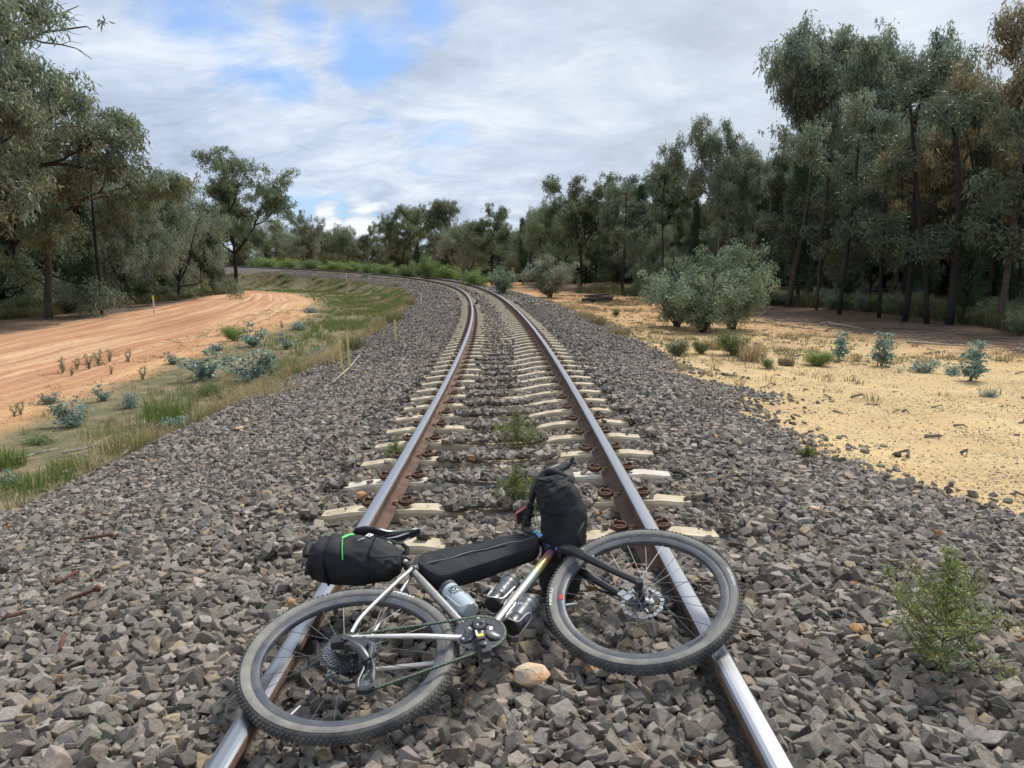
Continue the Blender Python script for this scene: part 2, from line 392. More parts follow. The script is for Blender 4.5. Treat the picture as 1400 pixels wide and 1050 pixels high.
def ground_material():
    m, nt, nd, lk, p = new_mat('ground_surface')
    tcn = N(nd, 'ShaderNodeTexCoord'); P0 = tcn.outputs['Object']
    def noise(scale, detail=6, rough=.6, dist=0, vec=P0):
        n = N(nd, 'ShaderNodeTexNoise'); setin(n, Scale=scale, Detail=detail, Roughness=rough, Distortion=dist); lk.new(vec, n.inputs['Vector']); return n.outputs['Fac']
    def ramp(f, stops):
        r = N(nd, 'ShaderNodeValToRGB'); lk.new(f, r.inputs[0]); e = r.color_ramp.elements
        e[0].position, e[0].color = stops[0][0], (*stops[0][1], 1); e[1].position, e[1].color = stops[-1][0], (*stops[-1][1], 1)
        for q, c in stops[1:-1]: k = e.new(q); k.color = (*c, 1)
        return r.outputs[0]
    def mix(f, a, b, bt='MIX'):
        mm = N(nd, 'ShaderNodeMix', data_type='RGBA', blend_type=bt)
        if isinstance(f, float): mm.inputs[0].default_value = f
        else: lk.new(f, mm.inputs[0])
        for i, v in ((6, a), (7, b)):
            if isinstance(v, tuple): mm.inputs[i].default_value = (*v, 1)
            else: lk.new(v, mm.inputs[i])
        return mm.outputs[2]
    def mrange(f, a, b, c=0., d=1.):
        r = N(nd, 'ShaderNodeMapRange'); lk.new(f, r.inputs[0])
        for i, v in enumerate((a, b, c, d)): r.inputs[i + 1].default_value = v
        return r.outputs[0]
    a1 = N(nd, 'ShaderNodeAttribute', attribute_name='zone'); sp = N(nd, 'ShaderNodeSeparateColor'); lk.new(a1.outputs['Color'], sp.inputs[0])
    a2 = N(nd, 'ShaderNodeAttribute', attribute_name='across'); s2 = N(nd, 'ShaderNodeSeparateColor'); lk.new(a2.outputs['Color'], s2.inputs[0])
    # voronoi pebbles
    def vor(scale):
        v = N(nd, 'ShaderNodeTexVoronoi'); v.inputs['Scale'].default_value = scale; lk.new(P0, v.inputs['Vector']); return v
    v1 = vor(26); sv1 = N(nd, 'ShaderNodeSeparateColor'); lk.new(v1.outputs['Color'], sv1.inputs[0])
    ballast = mix(.55, ramp(sv1.outputs[0], ((0., (.06, .055, .048)), (.5, (.13, .12, .105)), (.85, (.22, .20, .17)), (1., (.28, .21, .14)))), ramp(noise(9), ((.3, (.06, .055, .05)), (.7, (.17, .155, .14)))))
    v2 = vor(60); sv2 = N(nd, 'ShaderNodeSeparateColor'); lk.new(v2.outputs['Color'], sv2.inputs[0])
    sand = ramp(noise(1.1, 8, .65), ((.3, (.46, .29, .13)), (.45, (.60, .405, .18)), (.7, (.70, .52, .26))))
    sand = mix(mrange(noise(9, 8, .75), .44, .66, 0, .65), sand, (.36, .25, .14))
    sand = mix(mrange(noise(70, 6, .75), .40, .70, 0, .55), sand, (.76, .59, .33))
    speck = mrange(sv2.outputs[0], .80, .84)
    clus = mrange(noise(.8, 5, .6), .38, .60)
    mm = N(nd, 'ShaderNodeMath', operation='MULTIPLY'); lk.new(speck, mm.inputs[0]); lk.new(clus, mm.inputs[1])
    sand = mix(mm.outputs[0], sand, (.14, .12, .10))
    # orange further from the line
    sand = mix(mrange(s2.outputs[1], .26, .62, 0, .8), sand, ramp(noise(2.2, 8, .65), ((.3, (.34, .17, .075)), (.7, (.58, .31, .14)))))
    # road: streaks along it
    mp = N(nd, 'ShaderNodeCombineXYZ'); lk.new(s2.outputs[0], mp.inputs[0]); lk.new(s2.outputs[2], mp.inputs[1])
    def strk(sx, sy, sc_, d=6):
        q = N(nd, 'ShaderNodeMapping'); q.inputs['Scale'].default_value = (sx, sy, 1); lk.new(mp.outputs[0], q.inputs[0]); return noise(sc_, d, .6, .2, q.outputs[0])
    road = ramp(strk(22, 2.6, 1.0, 10), ((.34, (.42, .20, .108)), (.5, (.54, .285, .155)), (.64, (.66, .42, .245))))
    mk = N(nd, 'ShaderNodeMath', operation='MULTIPLY'); lk.new(mrange(strk(13, 1.3, 1.0, 8), .51, .62, 0, 1), mk.inputs[0]); lk.new(mrange(noise(.6, 4, .6), .35, .6, .15, .85), mk.inputs[1])
    road = mix(mk.outputs[0], road, (.76, .53, .30))
    road = mix(mrange(strk(17, .22, 1.0, 5), .55, .62, 0, .55), road, (.33, .155, .085))
    road = mix(mrange(noise(7, 9, .75), .46, .68, 0, .6), road, (.30, .15, .085))
    road = mix(mrange(s2.outputs[0], .78, 1.05, 0, .75), road, ramp(noise(1.6, 8, .65), ((.35, (.42, .22, .10)), (.65, (.72, .45, .19)))))
    # grassy embankment soil
    slope = ramp(noise(1.4, 8, .7), ((.3, (.10, .11, .05)), (.5, (.19, .17, .095)), (.62, (.30, .22, .13)), (.75, (.40, .22, .11))))
    slope = mix(mrange(noise(14, 6, .7), .5, .72, 0, .6), slope, (.11, .12, .055))
    litter = ramp(noise(5, 9, .75), ((.3, (.045, .033, .022)), (.5, (.13, .083, .05)), (.72, (.30, .20, .13))))
    col = mix(sp.outputs[2], slope, sand)
    sand = mix(mrange(noise(.55, 7, .7), .52, .68, 0, .55), sand, (.38, .26, .15))
    al = N(nd, 'ShaderNodeAttribute', attribute_name='litter')
    col = mix(al.outputs['Fac'], col, litter)
    col = mix(sp.outputs[1], col, road)
    col = mix(sp.outputs[0], col, ballast)
    lk.new(col, p.inputs['Base Color']); p.inputs['Roughness'].default_value = .9; p.inputs['Specular IOR Level'].default_value = .2
    b = N(nd, 'ShaderNodeBump'); b.inputs['Strength'].default_value = .6; b.inputs['Distance'].default_value = .03
    ad = N(nd, 'ShaderNodeMath', operation='ADD'); lk.new(noise(12, 8, .7), ad.inputs[0]); lk.new(v2.outputs['Distance'], ad.inputs[1])
    lk.new(ad.outputs[0], b.inputs['Height']); lk.new(b.outputs[0], p.inputs['Normal'])
    return m
M_GROUND = ground_material()
zone = np.ones((nx * ny, 4), np.float32); zone[:, 0] = mB; zone[:, 1] = mR * (1 - mB); zone[:, 2] = mS * (1 - mB)
across = np.ones((nx * ny, 4), np.float32); across[:, 0] = t_; across[:, 1] = np.clip(V[:, 1] / 60, 0, 1) * (u_ > 0) + np.clip((V[:, 0] - 9) / 14, 0, 1) * (u_ > 0); across[:, 2] = V[:, 1] / 40
def sub_terrain(name, sel):
    q = Q[sel]; used, inv = np.unique(q, return_inverse=True)
    me = raw_mesh(name, V[used], [inv.reshape(-1, 4)], smooth=True)
    for nm, arr in (('zone', zone), ('across', across)):
        a = me.attributes.new(nm, 'FLOAT_COLOR', 'POINT'); a.data.foreach_set('color', arr[used].ravel())
    a = me.attributes.new('litter', 'FLOAT', 'POINT'); a.data.foreach_set('value', np.clip(mL, 0, 1)[used].astype(np.float32))
    o = link(name, me, M_GROUND); o['kind'] = 'structure'; return o
sub_terrain('ground', lab == 0); sub_terrain('ballast_bed', lab == 1); sub_terrain('dirt_road', lab == 2); sub_terrain('sand_clearing', lab == 3)

# ------------------------------------------------------------------ loose stones
def hull_variants(n, npts, seed, flat=.75):
    r = np.random.default_rng(seed); out_ = []
    for i in range(n):
        bm = bmesh.new()
        d = r.normal(size=(npts, 3)); d /= np.linalg.norm(d, axis=1)[:, None]
        d *= r.uniform(.82, 1.08, (npts, 1)); d *= np.array([1, r.uniform(.6, .9), r.uniform(.45, flat)]) * .5
        for q in d: bm.verts.new(q)
        rr = bmesh.ops.convex_hull(bm, input=bm.verts)
        bmesh.ops.delete(bm, geom=list({g for g in rr['geom_interior'] + rr['geom_unused'] if isinstance(g, bmesh.types.BMVert)}), context='VERTS')
        bmesh.ops.triangulate(bm, faces=bm.faces[:]); bm.verts.index_update()
        out_.append((np.array([v.co[:] for v in bm.verts]), np.array([[v.index for v in f.verts] for f in bm.faces]))); bm.free()
    return out_
def block_variants(n, seed, bev=0):
    """broken blocks: jittered box corners, some knocked off"""
    r = np.random.default_rng(seed); out_ = []
    cor = np.array([(i, j, k) for i in (-1, 1) for j in (-1, 1) for k in (-1, 1)], float)
    for i in range(n):
        dim = np.array([1, r.uniform(.62, .95), r.uniform(.42, .78)]) * .5; pts = []
        for c in cor:
            q = c * (1 - r.uniform(0, .42, 3)) 
            if r.random() < .6:
                for ax in r.choice(3, 2, replace=False):
                    w = q.copy(); w[ax] *= r.uniform(.55, .85); w[(ax + 1) % 3] *= 1.06; pts.append(w)
            else: pts.append(q)
        pts = np.array(pts) * dim
        sh = np.eye(3); sh[0, 1] = r.normal(0, .28); sh[0, 2] = r.normal(0, .25); sh[1, 2] = r.normal(0, .25); pts = pts @ sh.T
        pts *= 1.12 / max(np.ptp(pts[:, 0]), 1e-3) * .96
        bm = bmesh.new()
        for q in pts: bm.verts.new(q)
        rr = bmesh.ops.convex_hull(bm, input=bm.verts)
        bmesh.ops.delete(bm, geom=list({g for g in rr['geom_interior'] + rr['geom_unused'] if isinstance(g, bmesh.types.BMVert)}), context='VERTS')
        if bev:
            bmesh.ops.dissolve_limit(bm, angle_limit=math.radians(9), verts=bm.verts[:], edges=bm.edges[:])
            bmesh.ops.bevel(bm, geom=bm.edges[:], offset=bev * r.uniform(.6, 1.3), segments=1, affect='EDGES', profile=.5, clamp_overlap=True)
        bmesh.ops.triangulate(bm, faces=bm.faces[:]); bm.verts.index_update()
        out_.append((np.array([v.co[:] for v in bm.verts]), np.array([[v.index for v in f.verts] for f in bm.faces]))); bm.free()
    return out_
HVB = block_variants(60, 5, .030)
HV = block_variants(60, 1); HVF = hull_variants(20, 8, 2)
def rand_rot(n, tilt, r):
    a = r.uniform(0, 2 * np.pi, n); b = r.normal(0, tilt, n); c = r.normal(0, tilt, n)
    ca, sa = np.cos(a), np.sin(a); cb, sb = np.cos(b), np.sin(b); cc, s3 = np.cos(c), np.sin(c)
    Rz = np.zeros((n, 3, 3)); Rz[:, 0, 0] = ca; Rz[:, 0, 1] = -sa; Rz[:, 1, 0] = sa; Rz[:, 1, 1] = ca; Rz[:, 2, 2] = 1
    Rx = np.zeros((n, 3, 3)); Rx[:, 0, 0] = 1; Rx[:, 1, 1] = cb; Rx[:, 1, 2] = -sb; Rx[:, 2, 1] = sb; Rx[:, 2, 2] = cb
    Ry = np.zeros((n, 3, 3)); Ry[:, 0, 0] = cc; Ry[:, 0, 2] = s3; Ry[:, 1, 1] = 1; Ry[:, 2, 0] = -s3; Ry[:, 2, 2] = cc
    return Rz @ Rx @ Ry
def scatter(name, pos, size, cols, mat, variants, tilt=.5, seed=0, parent=None):
    r = np.random.default_rng(seed); n = len(pos); R = rand_rot(n, tilt, r); which = r.integers(0, len(variants), n)
    Vs, Fs, Cs, base = [], [], [], 0
    for k, (v, f) in enumerate(variants):
        I = np.where(which == k)[0]
        if not len(I): continue
        P = np.einsum('nij,vj->nvi', R[I], v) * size[I, None, None] + pos[I, None, :]
        Vs.append(P.reshape(-1, 3)); Fs.append((f[None] + (base + np.arange(len(I)) * len(v))[:, None, None]).reshape(-1, 3))
        Cs.append(np.repeat(cols[I], len(f), 0)); base += len(I) * len(v)
    me = raw_mesh(name, np.concatenate(Vs), [np.concatenate(Fs)], False, col=np.concatenate(Cs))
    return link(name, me, mat, parent)
def stone_cols(n, r, warm=.16):
    v = np.clip(r.normal(.182, .062, n), .060, .38)[:, None]
    tint = np.array([1.125, .99, .82]) + r.normal(0, .025, (n, 3)) * np.array([1, .4, 1.2]); c = v * tint
    k = r.random(n)
    i = k < warm; c[i] = v[i] * np.array([1.24, 1.0, .80])
    i = (k > .8) & (k < .9); c[i] *= .62
    i = k < warm * .28; c[i] = r.uniform(.75, 1.15, (i.sum(), 1)) * np.array([.34, .26, .17])
    i = k < .004; c[i] = r.uniform(.7, 1.1, (i.sum(), 1)) * np.array([.42, .2, .09])
    i = k < .001; c[i] = r.uniform(.8, 1.1, (i.sum(), 1)) * np.array([.20, .11, .09])
    return c
def stone_material():
    m, nt, nd, lk, p = new_mat('ballast_stone')
    tcn = N(nd, 'ShaderNodeTexCoord'); at_ = N(nd, 'ShaderNodeAttribute', attribute_name='tint')
    n1 = N(nd, 'ShaderNodeTexNoise'); setin(n1, Scale=55, Detail=7, Roughness=.7); lk.new(tcn.outputs['Object'], n1.inputs['Vector'])
    r = N(nd, 'ShaderNodeMapRange'); lk.new(n1.outputs['Fac'], r.inputs[0])
    for i, v in enumerate((.3, .7, .66, 1.36)): r.inputs[i + 1].default_value = v
    mm = N(nd, 'ShaderNodeMix', data_type='RGBA', blend_type='MULTIPLY'); mm.inputs[0].default_value = 1
    lk.new(at_.outputs['Color'], mm.inputs[6]); lk.new(r.outputs[0], mm.inputs[7])
    n2 = N(nd, 'ShaderNodeTexNoise'); setin(n2, Scale=16, Detail=5, Roughness=.65); lk.new(tcn.outputs['Object'], n2.inputs['Vector'])
    r2 = N(nd, 'ShaderNodeMapRange'); lk.new(n2.outputs['Fac'], r2.inputs[0])
    for i, v in enumerate((.52, .72, 0, .5)): r2.inputs[i + 1].default_value = v
    m2 = N(nd, 'ShaderNodeMix', data_type='RGBA'); lk.new(r2.outputs[0], m2.inputs[0]); lk.new(mm.outputs[2], m2.inputs[6]); m2.inputs[7].default_value = (.24, .185, .13, 1)
    lk.new(m2.outputs[2], p.inputs['Base Color']); p.inputs['Roughness'].default_value = .78; p.inputs['Specular IOR Level'].default_value = .35
    b = N(nd, 'ShaderNodeBump'); b.inputs['Strength'].default_value = .9; b.inputs['Distance'].default_value = .007
    n3 = N(nd, 'ShaderNodeTexNoise'); setin(n3, Scale=85, Detail=7, Roughness=.75); lk.new(tcn.outputs['Object'], n3.inputs['Vector'])
    lk.new(n3.outputs['Fac'], b.inputs['Height']); lk.new(b.outputs[0], p.inputs['Normal'])
    return m
M_STONE = stone_material()
SLEEP_S = 3.14 + .608 * np.arange(0, 190)
SLEEP_S = SLEEP_S[SLEEP_S < 118]
SL_HALF_W = .084
RS = np.random.default_rng(11)
def jgrid(x0, x1, y0, y1, d):
    a, b = np.meshgrid(np.arange(x0, x1, d), np.arange(y0, y1, d), indexing='ij')
    a = a.ravel() + RS.uniform(-.6, .6, a.size) * d; b = b.ravel() + RS.uniform(-.6, .6, b.size) * d
    return a, b
def in_view(x, y, m=1.12):
    return (np.abs(x) < (y + .25) * .707 * m + .45 + 1.1 * np.exp(-y / 5)) & (y > .55)
def ballast(name, y0, y1, d, smin, smax, variants, seed, layers=1):
    xs = []
    for L in range(layers):
        lim = min(y1 * .85 + 2, 45)
        a, b = jgrid(-lim if y1 < 40 else -45, min(lim, 9.5), y0, y1, d); xs.append((a, b, np.full(len(a), L)))
    x = np.concatenate([q[0] for q in xs]); y = np.concatenate([q[1] for q in xs]); L = np.concatenate([q[2] for q in xs])
    k = in_view(x, y); x, y, L = x[k], y[k], L[k]
    s, u, t, b, *_r = masks(x, y); l, r = _r[-1]; ed = _r[-2]
    fade = np.minimum(u - l - ed * .5, r + ed * .9 - u)
    k = (fade > 0) | (RS.random(len(x)) < np.exp(fade * np.where(u > 0, 2.9, 5.0)) * .5)
    k &= (fade > -1.2)
    au = np.abs(np.abs(u) - GAUGE / 2)
    size = RS.uniform(smin, smax, len(x)) * RS.uniform(.75, 1.2, len(x))
    z = height(x, y) + RS.uniform(-.006, .022, len(x)) + L * .018
    k &= au > .042 + size * .38
    # not over the rail foot beyond the filled-in crossing
    k &= ~((au < .084 + size * .30) & (s > 3.3))
    # sleepers stay bare near the rails, half buried in the middle and towards the ends
    ph = (s - SLEEP_S[0] + .304) % .608 - .304
    bare = (np.abs(ph) < SL_HALF_W - .016 + size * .44) & (s > 2.95) & (s < 119)
    bn = vnoise(s / .608, u * 1.4, 77)
    fc = sstep(5.5, 10, s)
    cover = np.where(np.abs(u + .16 * fc) < .26 + .32 * bn - .17 * fc, .97, np.where(np.abs(u) > 1.10 + .22 * bn, .95, .02))
    cover = np.where(s < 3.3, .8, cover)
    k &= ~(bare & (RS.random(len(x)) > cover))
    ov = bare & (np.abs(u) < 1.3)
    zs = np.interp(s, S, TZ) + CANT * np.clip(u, -2, 2) - .150 + size * .16
    z = np.where(ov, np.maximum(z, zs), z)
    x, y, z, size = x[k], y[k], z[k], size[k]; rr = np.random.default_rng(seed)
    o = scatter(name, np.stack([x, y, z], 1), size, stone_cols(len(x), rr), M_STONE, variants, .45, seed)
    return tag(o, kind='stuff')
o = ballast('ballast_stones', .6, 3.4, .0325, .032, .074, HVB, 2, 1)
tag(o, 'grey broken ballast stones nearest the camera, under and before the bicycle', 'ballast')
o = ballast('ballast_stones', 3.4, 5.6, .0335, .034, .073, HVB, 3, 1)
tag(o, 'grey broken ballast stones heaped behind the bicycle and beside the rails', 'ballast')
o = ballast('ballast_chips', .6, 7.0, .029, .018, .040, HVF, 13, 1)
tag(o, 'small chips and grit lying between the bigger ballast stones', 'ballast')
o = ballast('ballast_stones', 5.6, 13, .040, .040, .074, HV, 4)
tag(o, 'grey ballast stones round the sleepers just beyond the bicycle', 'ballast')
o = ballast('ballast_stones', 13, 30, .072, .06, .105, HVF, 5)
tag(o, 'grey ballast further along the track before the bend', 'ballast')
o = ballast('ballast_stones', 30, 100, .17, .11, .2, HVF, 6)
tag(o, 'grey ballast on the far embankment where the line bends left', 'ballast')
# pebbles strewn over the sand
x = RS.uniform(-1, 20, 260000) ; y = 3.5 + 30 * RS.random(260000) ** 1.7
s, u, t, b, ro, sa, *_r = masks(x, y)
cl = fbm(x * .9, y * .9, 41)
k = sa & in_view(x, y) & (RS.random(len(x)) < sstep(.42, .66, cl) * .75 + .22)
x, y = x[k], y[k]
sz = .010 + .034 * RS.random(len(x)) ** 2.2; rr = np.random.default_rng(9); c = stone_cols(len(x), rr, .4)
k2 = rr.random(len(x)) < .68; c[k2] = rr.uniform(.7, 1.1, (k2.sum(), 1)) * np.array([.74, .56, .30])
o = scatter('pebbles', np.stack([x, y, height(x, y) + .003], 1), sz, c, M_STONE, HVF, .3, 12)
tag(o, 'small grey and tan pebbles strewn over the yellow sand', 'pebbles', kind='stuff')

x = RS.uniform(-24, -5, 90000); y = 5 + 50 * RS.random(90000) ** 1.5
s, u, t, b, ro, sa, *_r = masks(x, y)
k = (t > .02) & (t < 1.12) & ~b & in_view(x, y) & (RS.random(len(x)) < .10 + .7 * sstep(.70, 1.0, t) * sstep(.40, .6, fbm(x * .8, y * .8, 43)))
x, y = x[k], y[k]; sz = .012 + .035 * RS.random(len(x)) ** 2; rr = np.random.default_rng(19)
c = rr.uniform(.6, 1.15, (len(x), 1)) * np.array([.42, .22, .125]); k2 = rr.random(len(x)) < .3; c[k2] = rr.uniform(.6, 1.1, (k2.sum(), 1)) * np.array([.20, .16, .12])
o = scatter('road_grit', np.stack([x, y, height(x, y) + .004], 1), sz, c, M_STONE, HVF, .3, 22)
tag(o, 'loose reddish grit along the near edge of the dirt road', 'grit', kind='stuff')
# ------------------------------------------------------------------ rails
def steel_mats():
    m, nt, nd, lk, p = new_mat('polished_rail_head')
    tcn = N(nd, 'ShaderNodeTexCoord'); at_ = N(nd, 'ShaderNodeAttribute', attribute_name='tint')
    n1 = N(nd, 'ShaderNodeTexNoise'); setin(n1, Scale=1, Detail=5, Roughness=.6)
    mp = N(nd, 'ShaderNodeMapping'); mp.inputs['Scale'].default_value = (300, 3, 20); lk.new(at_.outputs['Vector'], mp.inputs[0]); lk.new(mp.outputs[0], n1.inputs['Vector'])
    r = N(nd, 'ShaderNodeValToRGB'); lk.new(n1.outputs['Fac'], r.inputs[0]); e = r.color_ramp.elements
    e[0].position = .3; e[0].color = (.32, .32, .325, 1); e[1].position = .7; e[1].color = (.66, .66, .67, 1)
    lk.new(r.outputs[0], p.inputs['Base Color']); p.inputs['Metallic'].default_value = 1
    r2 = N(nd, 'ShaderNodeMapRange'); lk.new(n1.outputs['Fac'], r2.inputs[0]); r2.inputs[3].default_value = .42; r2.inputs[4].default_value = .22
    lk.new(r2.outputs[0], p.inputs['Roughness'])
    rust = simple('rail_rust', (.135, .086, .062), .88, 0, .38, 14, .6, 150, spec=.2, dirt=(.25, .175, .13), dscale=3, damt=.7)
    return m, rust
M_RAILTOP, M_RUST = steel_mats()
# half profile (offset, height): head 70 mm, web 17 mm, foot 140 mm
PR = [(.0, 0), (.014, -.0005), (.026, -.003), (.033, -.009), (.0355, -.016), (.0355, -.034), (.030, -.040), (.010, -.050), (.0085, -.060), (.0085, -.115), (.014, -.125), (.045, -.136), (.070, -.141), (.070, -.152), (.0, -.152)]
prof = PR + [(-a, b) for a, b in PR[-2:0:-1]]
def rail(sign):
    ss = np.concatenate([np.arange(-6, 12, .25), np.arange(12, 60, .5), np.arange(60, 150, 1.0)])
    m = len(ss); n = len(prof); Vv = np.zeros((m, n, 3)); A = np.zeros((m, n, 3))
    cz = sign * GAUGE / 2
    for j, (a, b) in enumerate(prof):
        Vv[:, j] = tp(ss, cz + a, b); A[:, j] = np.stack([np.full(m, a), ss * .1, np.full(m, b)], 1)
    F, MI = [], []
    for j in range(n):
        j2 = (j + 1) % n
        top = (j <= 2 or j >= n - 3)
        i = np.arange(m - 1)
        F.append(np.stack([i * n + j, i * n + j2, (i + 1) * n + j2, (i + 1) * n + j], 1)); MI += [0 if top else 1] * (m - 1)
    me = raw_mesh('rail', Vv.reshape(-1, 3), [np.concatenate(F)], False, vcol=A.reshape(-1, 3), mi=MI)
    o = link('rail', me, [M_RAILTOP, M_RUST]); return o
tag(rail(-1), 'left steel rail with a bright worn top, under the rear wheel', 'rail', 'rails of the railway track')
tag(rail(1), 'right steel rail with a bright worn top, under the front wheel', 'rail', 'rails of the railway track')

# ------------------------------------------------------------------ sleepers and clips
M_SLEEP = simple('sleeper_cream', (.55, .475, .345), .85, 0, .14, 6, .5, 60, spec=.2, dirt=(.36, .25, .15), dscale=7, damt=.75)
M_SLEEPW = simple('sleeper_white', (.60, .56, .47), .85, 0, .14, 6, .5, 60, spec=.2, dirt=(.40, .30, .2), dscale=9, damt=.6)
M_CLIP = simple('rusty_clip', (.125, .062, .040), .7, .2, .25, 60, .4, 300)
M_INS = simple('pale_insulator', (.70, .64, .50), .6, 0, .1, 60)
M_LUG = simple('orange_lug', (.36, .22, .11), .8, 0, .2, 60)
def sleeper_mesh():
    us = np.array([-1.17, -1.12, -.98, -.86, -.6, -.45, -.3, -.15, 0, .15, .3, .45, .6, .86, .98, 1.12, 1.17])
    zt = -.152 - .022 * sstep(.95, 1.17, np.abs(us)) - .055 * (1 - sstep(.1, .55, np.abs(us)))
    w = np.where(np.abs(us) > 1.14, .068, .080)
    sec = [(-1.0, -.085), (-1.0, -.018), (-.86, 0), (.86, 0), (1.0, -.018), (1.0, -.085)]
    Vv, F = [], []
    for u, z, ww in zip(us, zt, w):
        for a, b in sec: Vv.append((u, a * ww, z + b))
    n = len(sec)
    for i in range(len(us) - 1):
        for j in range(n): F.append((i * n + j, (i + 1) * n + j, (i + 1) * n + (j + 1) % n, i * n + (j + 1) % n))
    F += [tuple(range(n)), tuple((len(us) - 1) * n + j for j in range(n))[::-1]]
    mb = MB(); mb.add(Vv, F); me = mb.mesh('railway_sleeper'); return me
def clip_mesh(side):
    """bent spring-steel clip lying beside the rail foot; side = +1 points away to +x"""
    mb = MB()
    a = np.linspace(0, 2 * np.pi * 2.2, 46)
    rx = .044 - .007 * (a / a[-1]); 
    P = np.stack([side * (.118 + rx * np.cos(a)), .026 * np.sin(a) * 1.2, -.128 + .028 * a / a[-1] + .012 * np.sin(a)], 1)
    mb.tube(P, .0088, 6)
    mb.tube([(side * .075, -.01, -.135), (side * .10, -.012, -.112), (side * .13, -.01, -.108), (side * .165, .004, -.118)], .0095, 6)
    return mb.mesh('rail_clip', smooth=True)
def ins_mesh(side):
    mb = MB(); mb.box((side * .080, -.034, -.140), (.018, .014, .022)); mb.box((side * .066, .0, -.130), (.034, .028, .010)); return mb.mesh('insulator')
def lug_mesh(side):
    mb = MB(); mb.box((side * .060, .006, -.122), (.05, .026, .02), taper=.7); mb.tube([(side * .03, .006, -.120), (side * .092, .0, -.124)], .011, 7); return mb.mesh('shoulder')
me_sl = sleeper_mesh(); me_slw = me_sl.copy()
me_cl = {s: clip_mesh(s) for s in (-1, 1)}; me_in = {s: ins_mesh(s) for s in (-1, 1)}; me_lu = {s: lug_mesh(s) for s in (-1, 1)}
me_sl.materials.append(M_SLEEP); me_slw.materials.append(M_SLEEPW)
for s in (-1, 1): me_cl[s].materials.append(M_CLIP); me_in[s].materials.append(M_INS); me_lu[s].materials.append(M_LUG)
ORD = 'nearest second third fourth fifth sixth seventh eighth ninth tenth'.split()
for i, ss in enumerate(SLEEP_S):
    th = float(np.interp(ss, S, TH)); c = tp(ss)
    root = bpy.data.objects.new('railway_sleeper', me_slw if i in (3,) else me_sl); COL.objects.link(root)
    jit = RNG.normal(0, .006)
    root.location = c; root.rotation_euler = (0, -math.atan(CANT), th + jit)
    if i == 0: lb = 'almost buried cream sleeper beside the handlebar bag, closest to the bicycle'
    elif i < 10: lb = 'cream sleeper, %s one beyond the one at the handlebar bag' % ('first' if i == 1 else ORD[i - 1])
    elif i < 45: lb = 'cream sleeper in the long straight ladder between the near plants and the bend'
    else: lb = 'tiny pale sleeper out where the rails curve away to the left'
    tag(root, lb, 'sleeper', 'sleepers under the rails')
    if i < 46:
        for rs in (-1, 1):
            for sd in (-1, 1):
                if i == 1 and rs == -1 and sd == -1: continue
                for nm, mes in (('rail_clip', me_cl), ('insulator', me_in), ('shoulder', me_lu)):
                    if nm == 'shoulder' and sd == rs: continue
                    if i > 24 and nm != 'rail_clip': continue
                    o = bpy.data.objects.new(nm, mes[sd]); COL.objects.link(o); o.parent = root
                    o.location = (rs * GAUGE / 2, 0, 0)
# ------------------------------------------------------------------ plants
def tree_mats():
    D = {}
    D['bark'] = simple('dark_bark', (.040, .035, .031), .95, 0, .35, 6, .8, 30, spec=.1)
    D['bark_pale'] = simple('pale_bark', (.21, .175, .15), .9, 0, .3, 4, .6, 30, spec=.1)
    D['bark_rust'] = simple('ironbark', (.085, .066, .056), .95, 0, .35, 6, .8, 30, spec=.1)
    D['twig'] = simple('grey_twig', (.17, .14, .12), .9, 0, .3, 12)
    D['grey'] = leaf_mat('leaf_grey_green', (.225, .262, .18))
    D['olive'] = leaf_mat('leaf_olive', (.185, .225, .125))
    D['dark'] = leaf_mat('leaf_dark_green', (.12, .145, .092))
    D['gold'] = leaf_mat('leaf_yellow_olive', (.32, .285, .165))
    D['blue'] = leaf_mat('leaf_blue_green', (.21, .30, .26), trans=.2)
    D['cyp'] = leaf_mat('leaf_cypress', (.065, .115, .052), trans=.15)
    D['mid'] = leaf_mat('leaf_mid_green', (.17, .23, .085))
    D['bushg'] = leaf_mat('leaf_bush_green', (.215, .275, .175), trans=.25)
    D['lime'] = leaf_mat('leaf_bright_green', (.22, .30, .09))
    D['pale'] = leaf_mat('leaf_pale_grey', (.26, .30, .225), trans=.2)
    D['rust'] = leaf_mat('mistletoe_rust', (.36, .22, .07))
    return D
TM = tree_mats()
def leaves(centers, counts, radii, L, W, r, droop=.5, tips=None, jitter=.35, flatz=.8, tipcol=(1.45, 1.38, 1.05), tipamt=.12):
    """rhombic leaves in clumps; returns V, quads, per-face colour"""
    ci = np.repeat(np.arange(len(centers)), counts); n = len(ci)
    d = r.normal(size=(n, 3)); d /= np.linalg.norm(d, axis=1)[:, None]
    d *= (r.random(n) ** .45)[:, None]; d[:, 2] *= flatz
    P = centers[ci] + d * radii[ci][:, None]
    a = r.normal(size=(n, 3)) * (1 - droop); a[:, 2] -= droop * 1.2; a /= np.linalg.norm(a, axis=1)[:, None]
    b = np.cross(a, r.normal(size=(n, 3))); b /= np.linalg.norm(b, axis=1)[:, None] + 1e-9
    l = L * r.uniform(.6, 1.3, n)[:, None]; w = W * r.uniform(.7, 1.3, n)[:, None]
    bend = np.cross(a, b) * l * .12
    Vv = np.stack([P, P + a * l * .45 + b * w * .5 + bend, P + a * l, P + a * l * .45 - b * w * .5 + bend], 1).reshape(-1, 3)
    F = np.arange(n * 4).reshape(n, 4)
    cl = r.uniform(.70, 1.30, len(centers))[ci]
    c = (cl * r.uniform(1 - jitter, 1 + jitter, n))[:, None] * np.ones(3)
    hue = r.normal(0, .06, len(centers))[ci]
    c = c * np.stack([1 + hue, np.ones(n), 1 - hue], 1)
    k = r.random(n) < tipamt; c[k] *= np.array(tipcol)
    return Vv, F, c
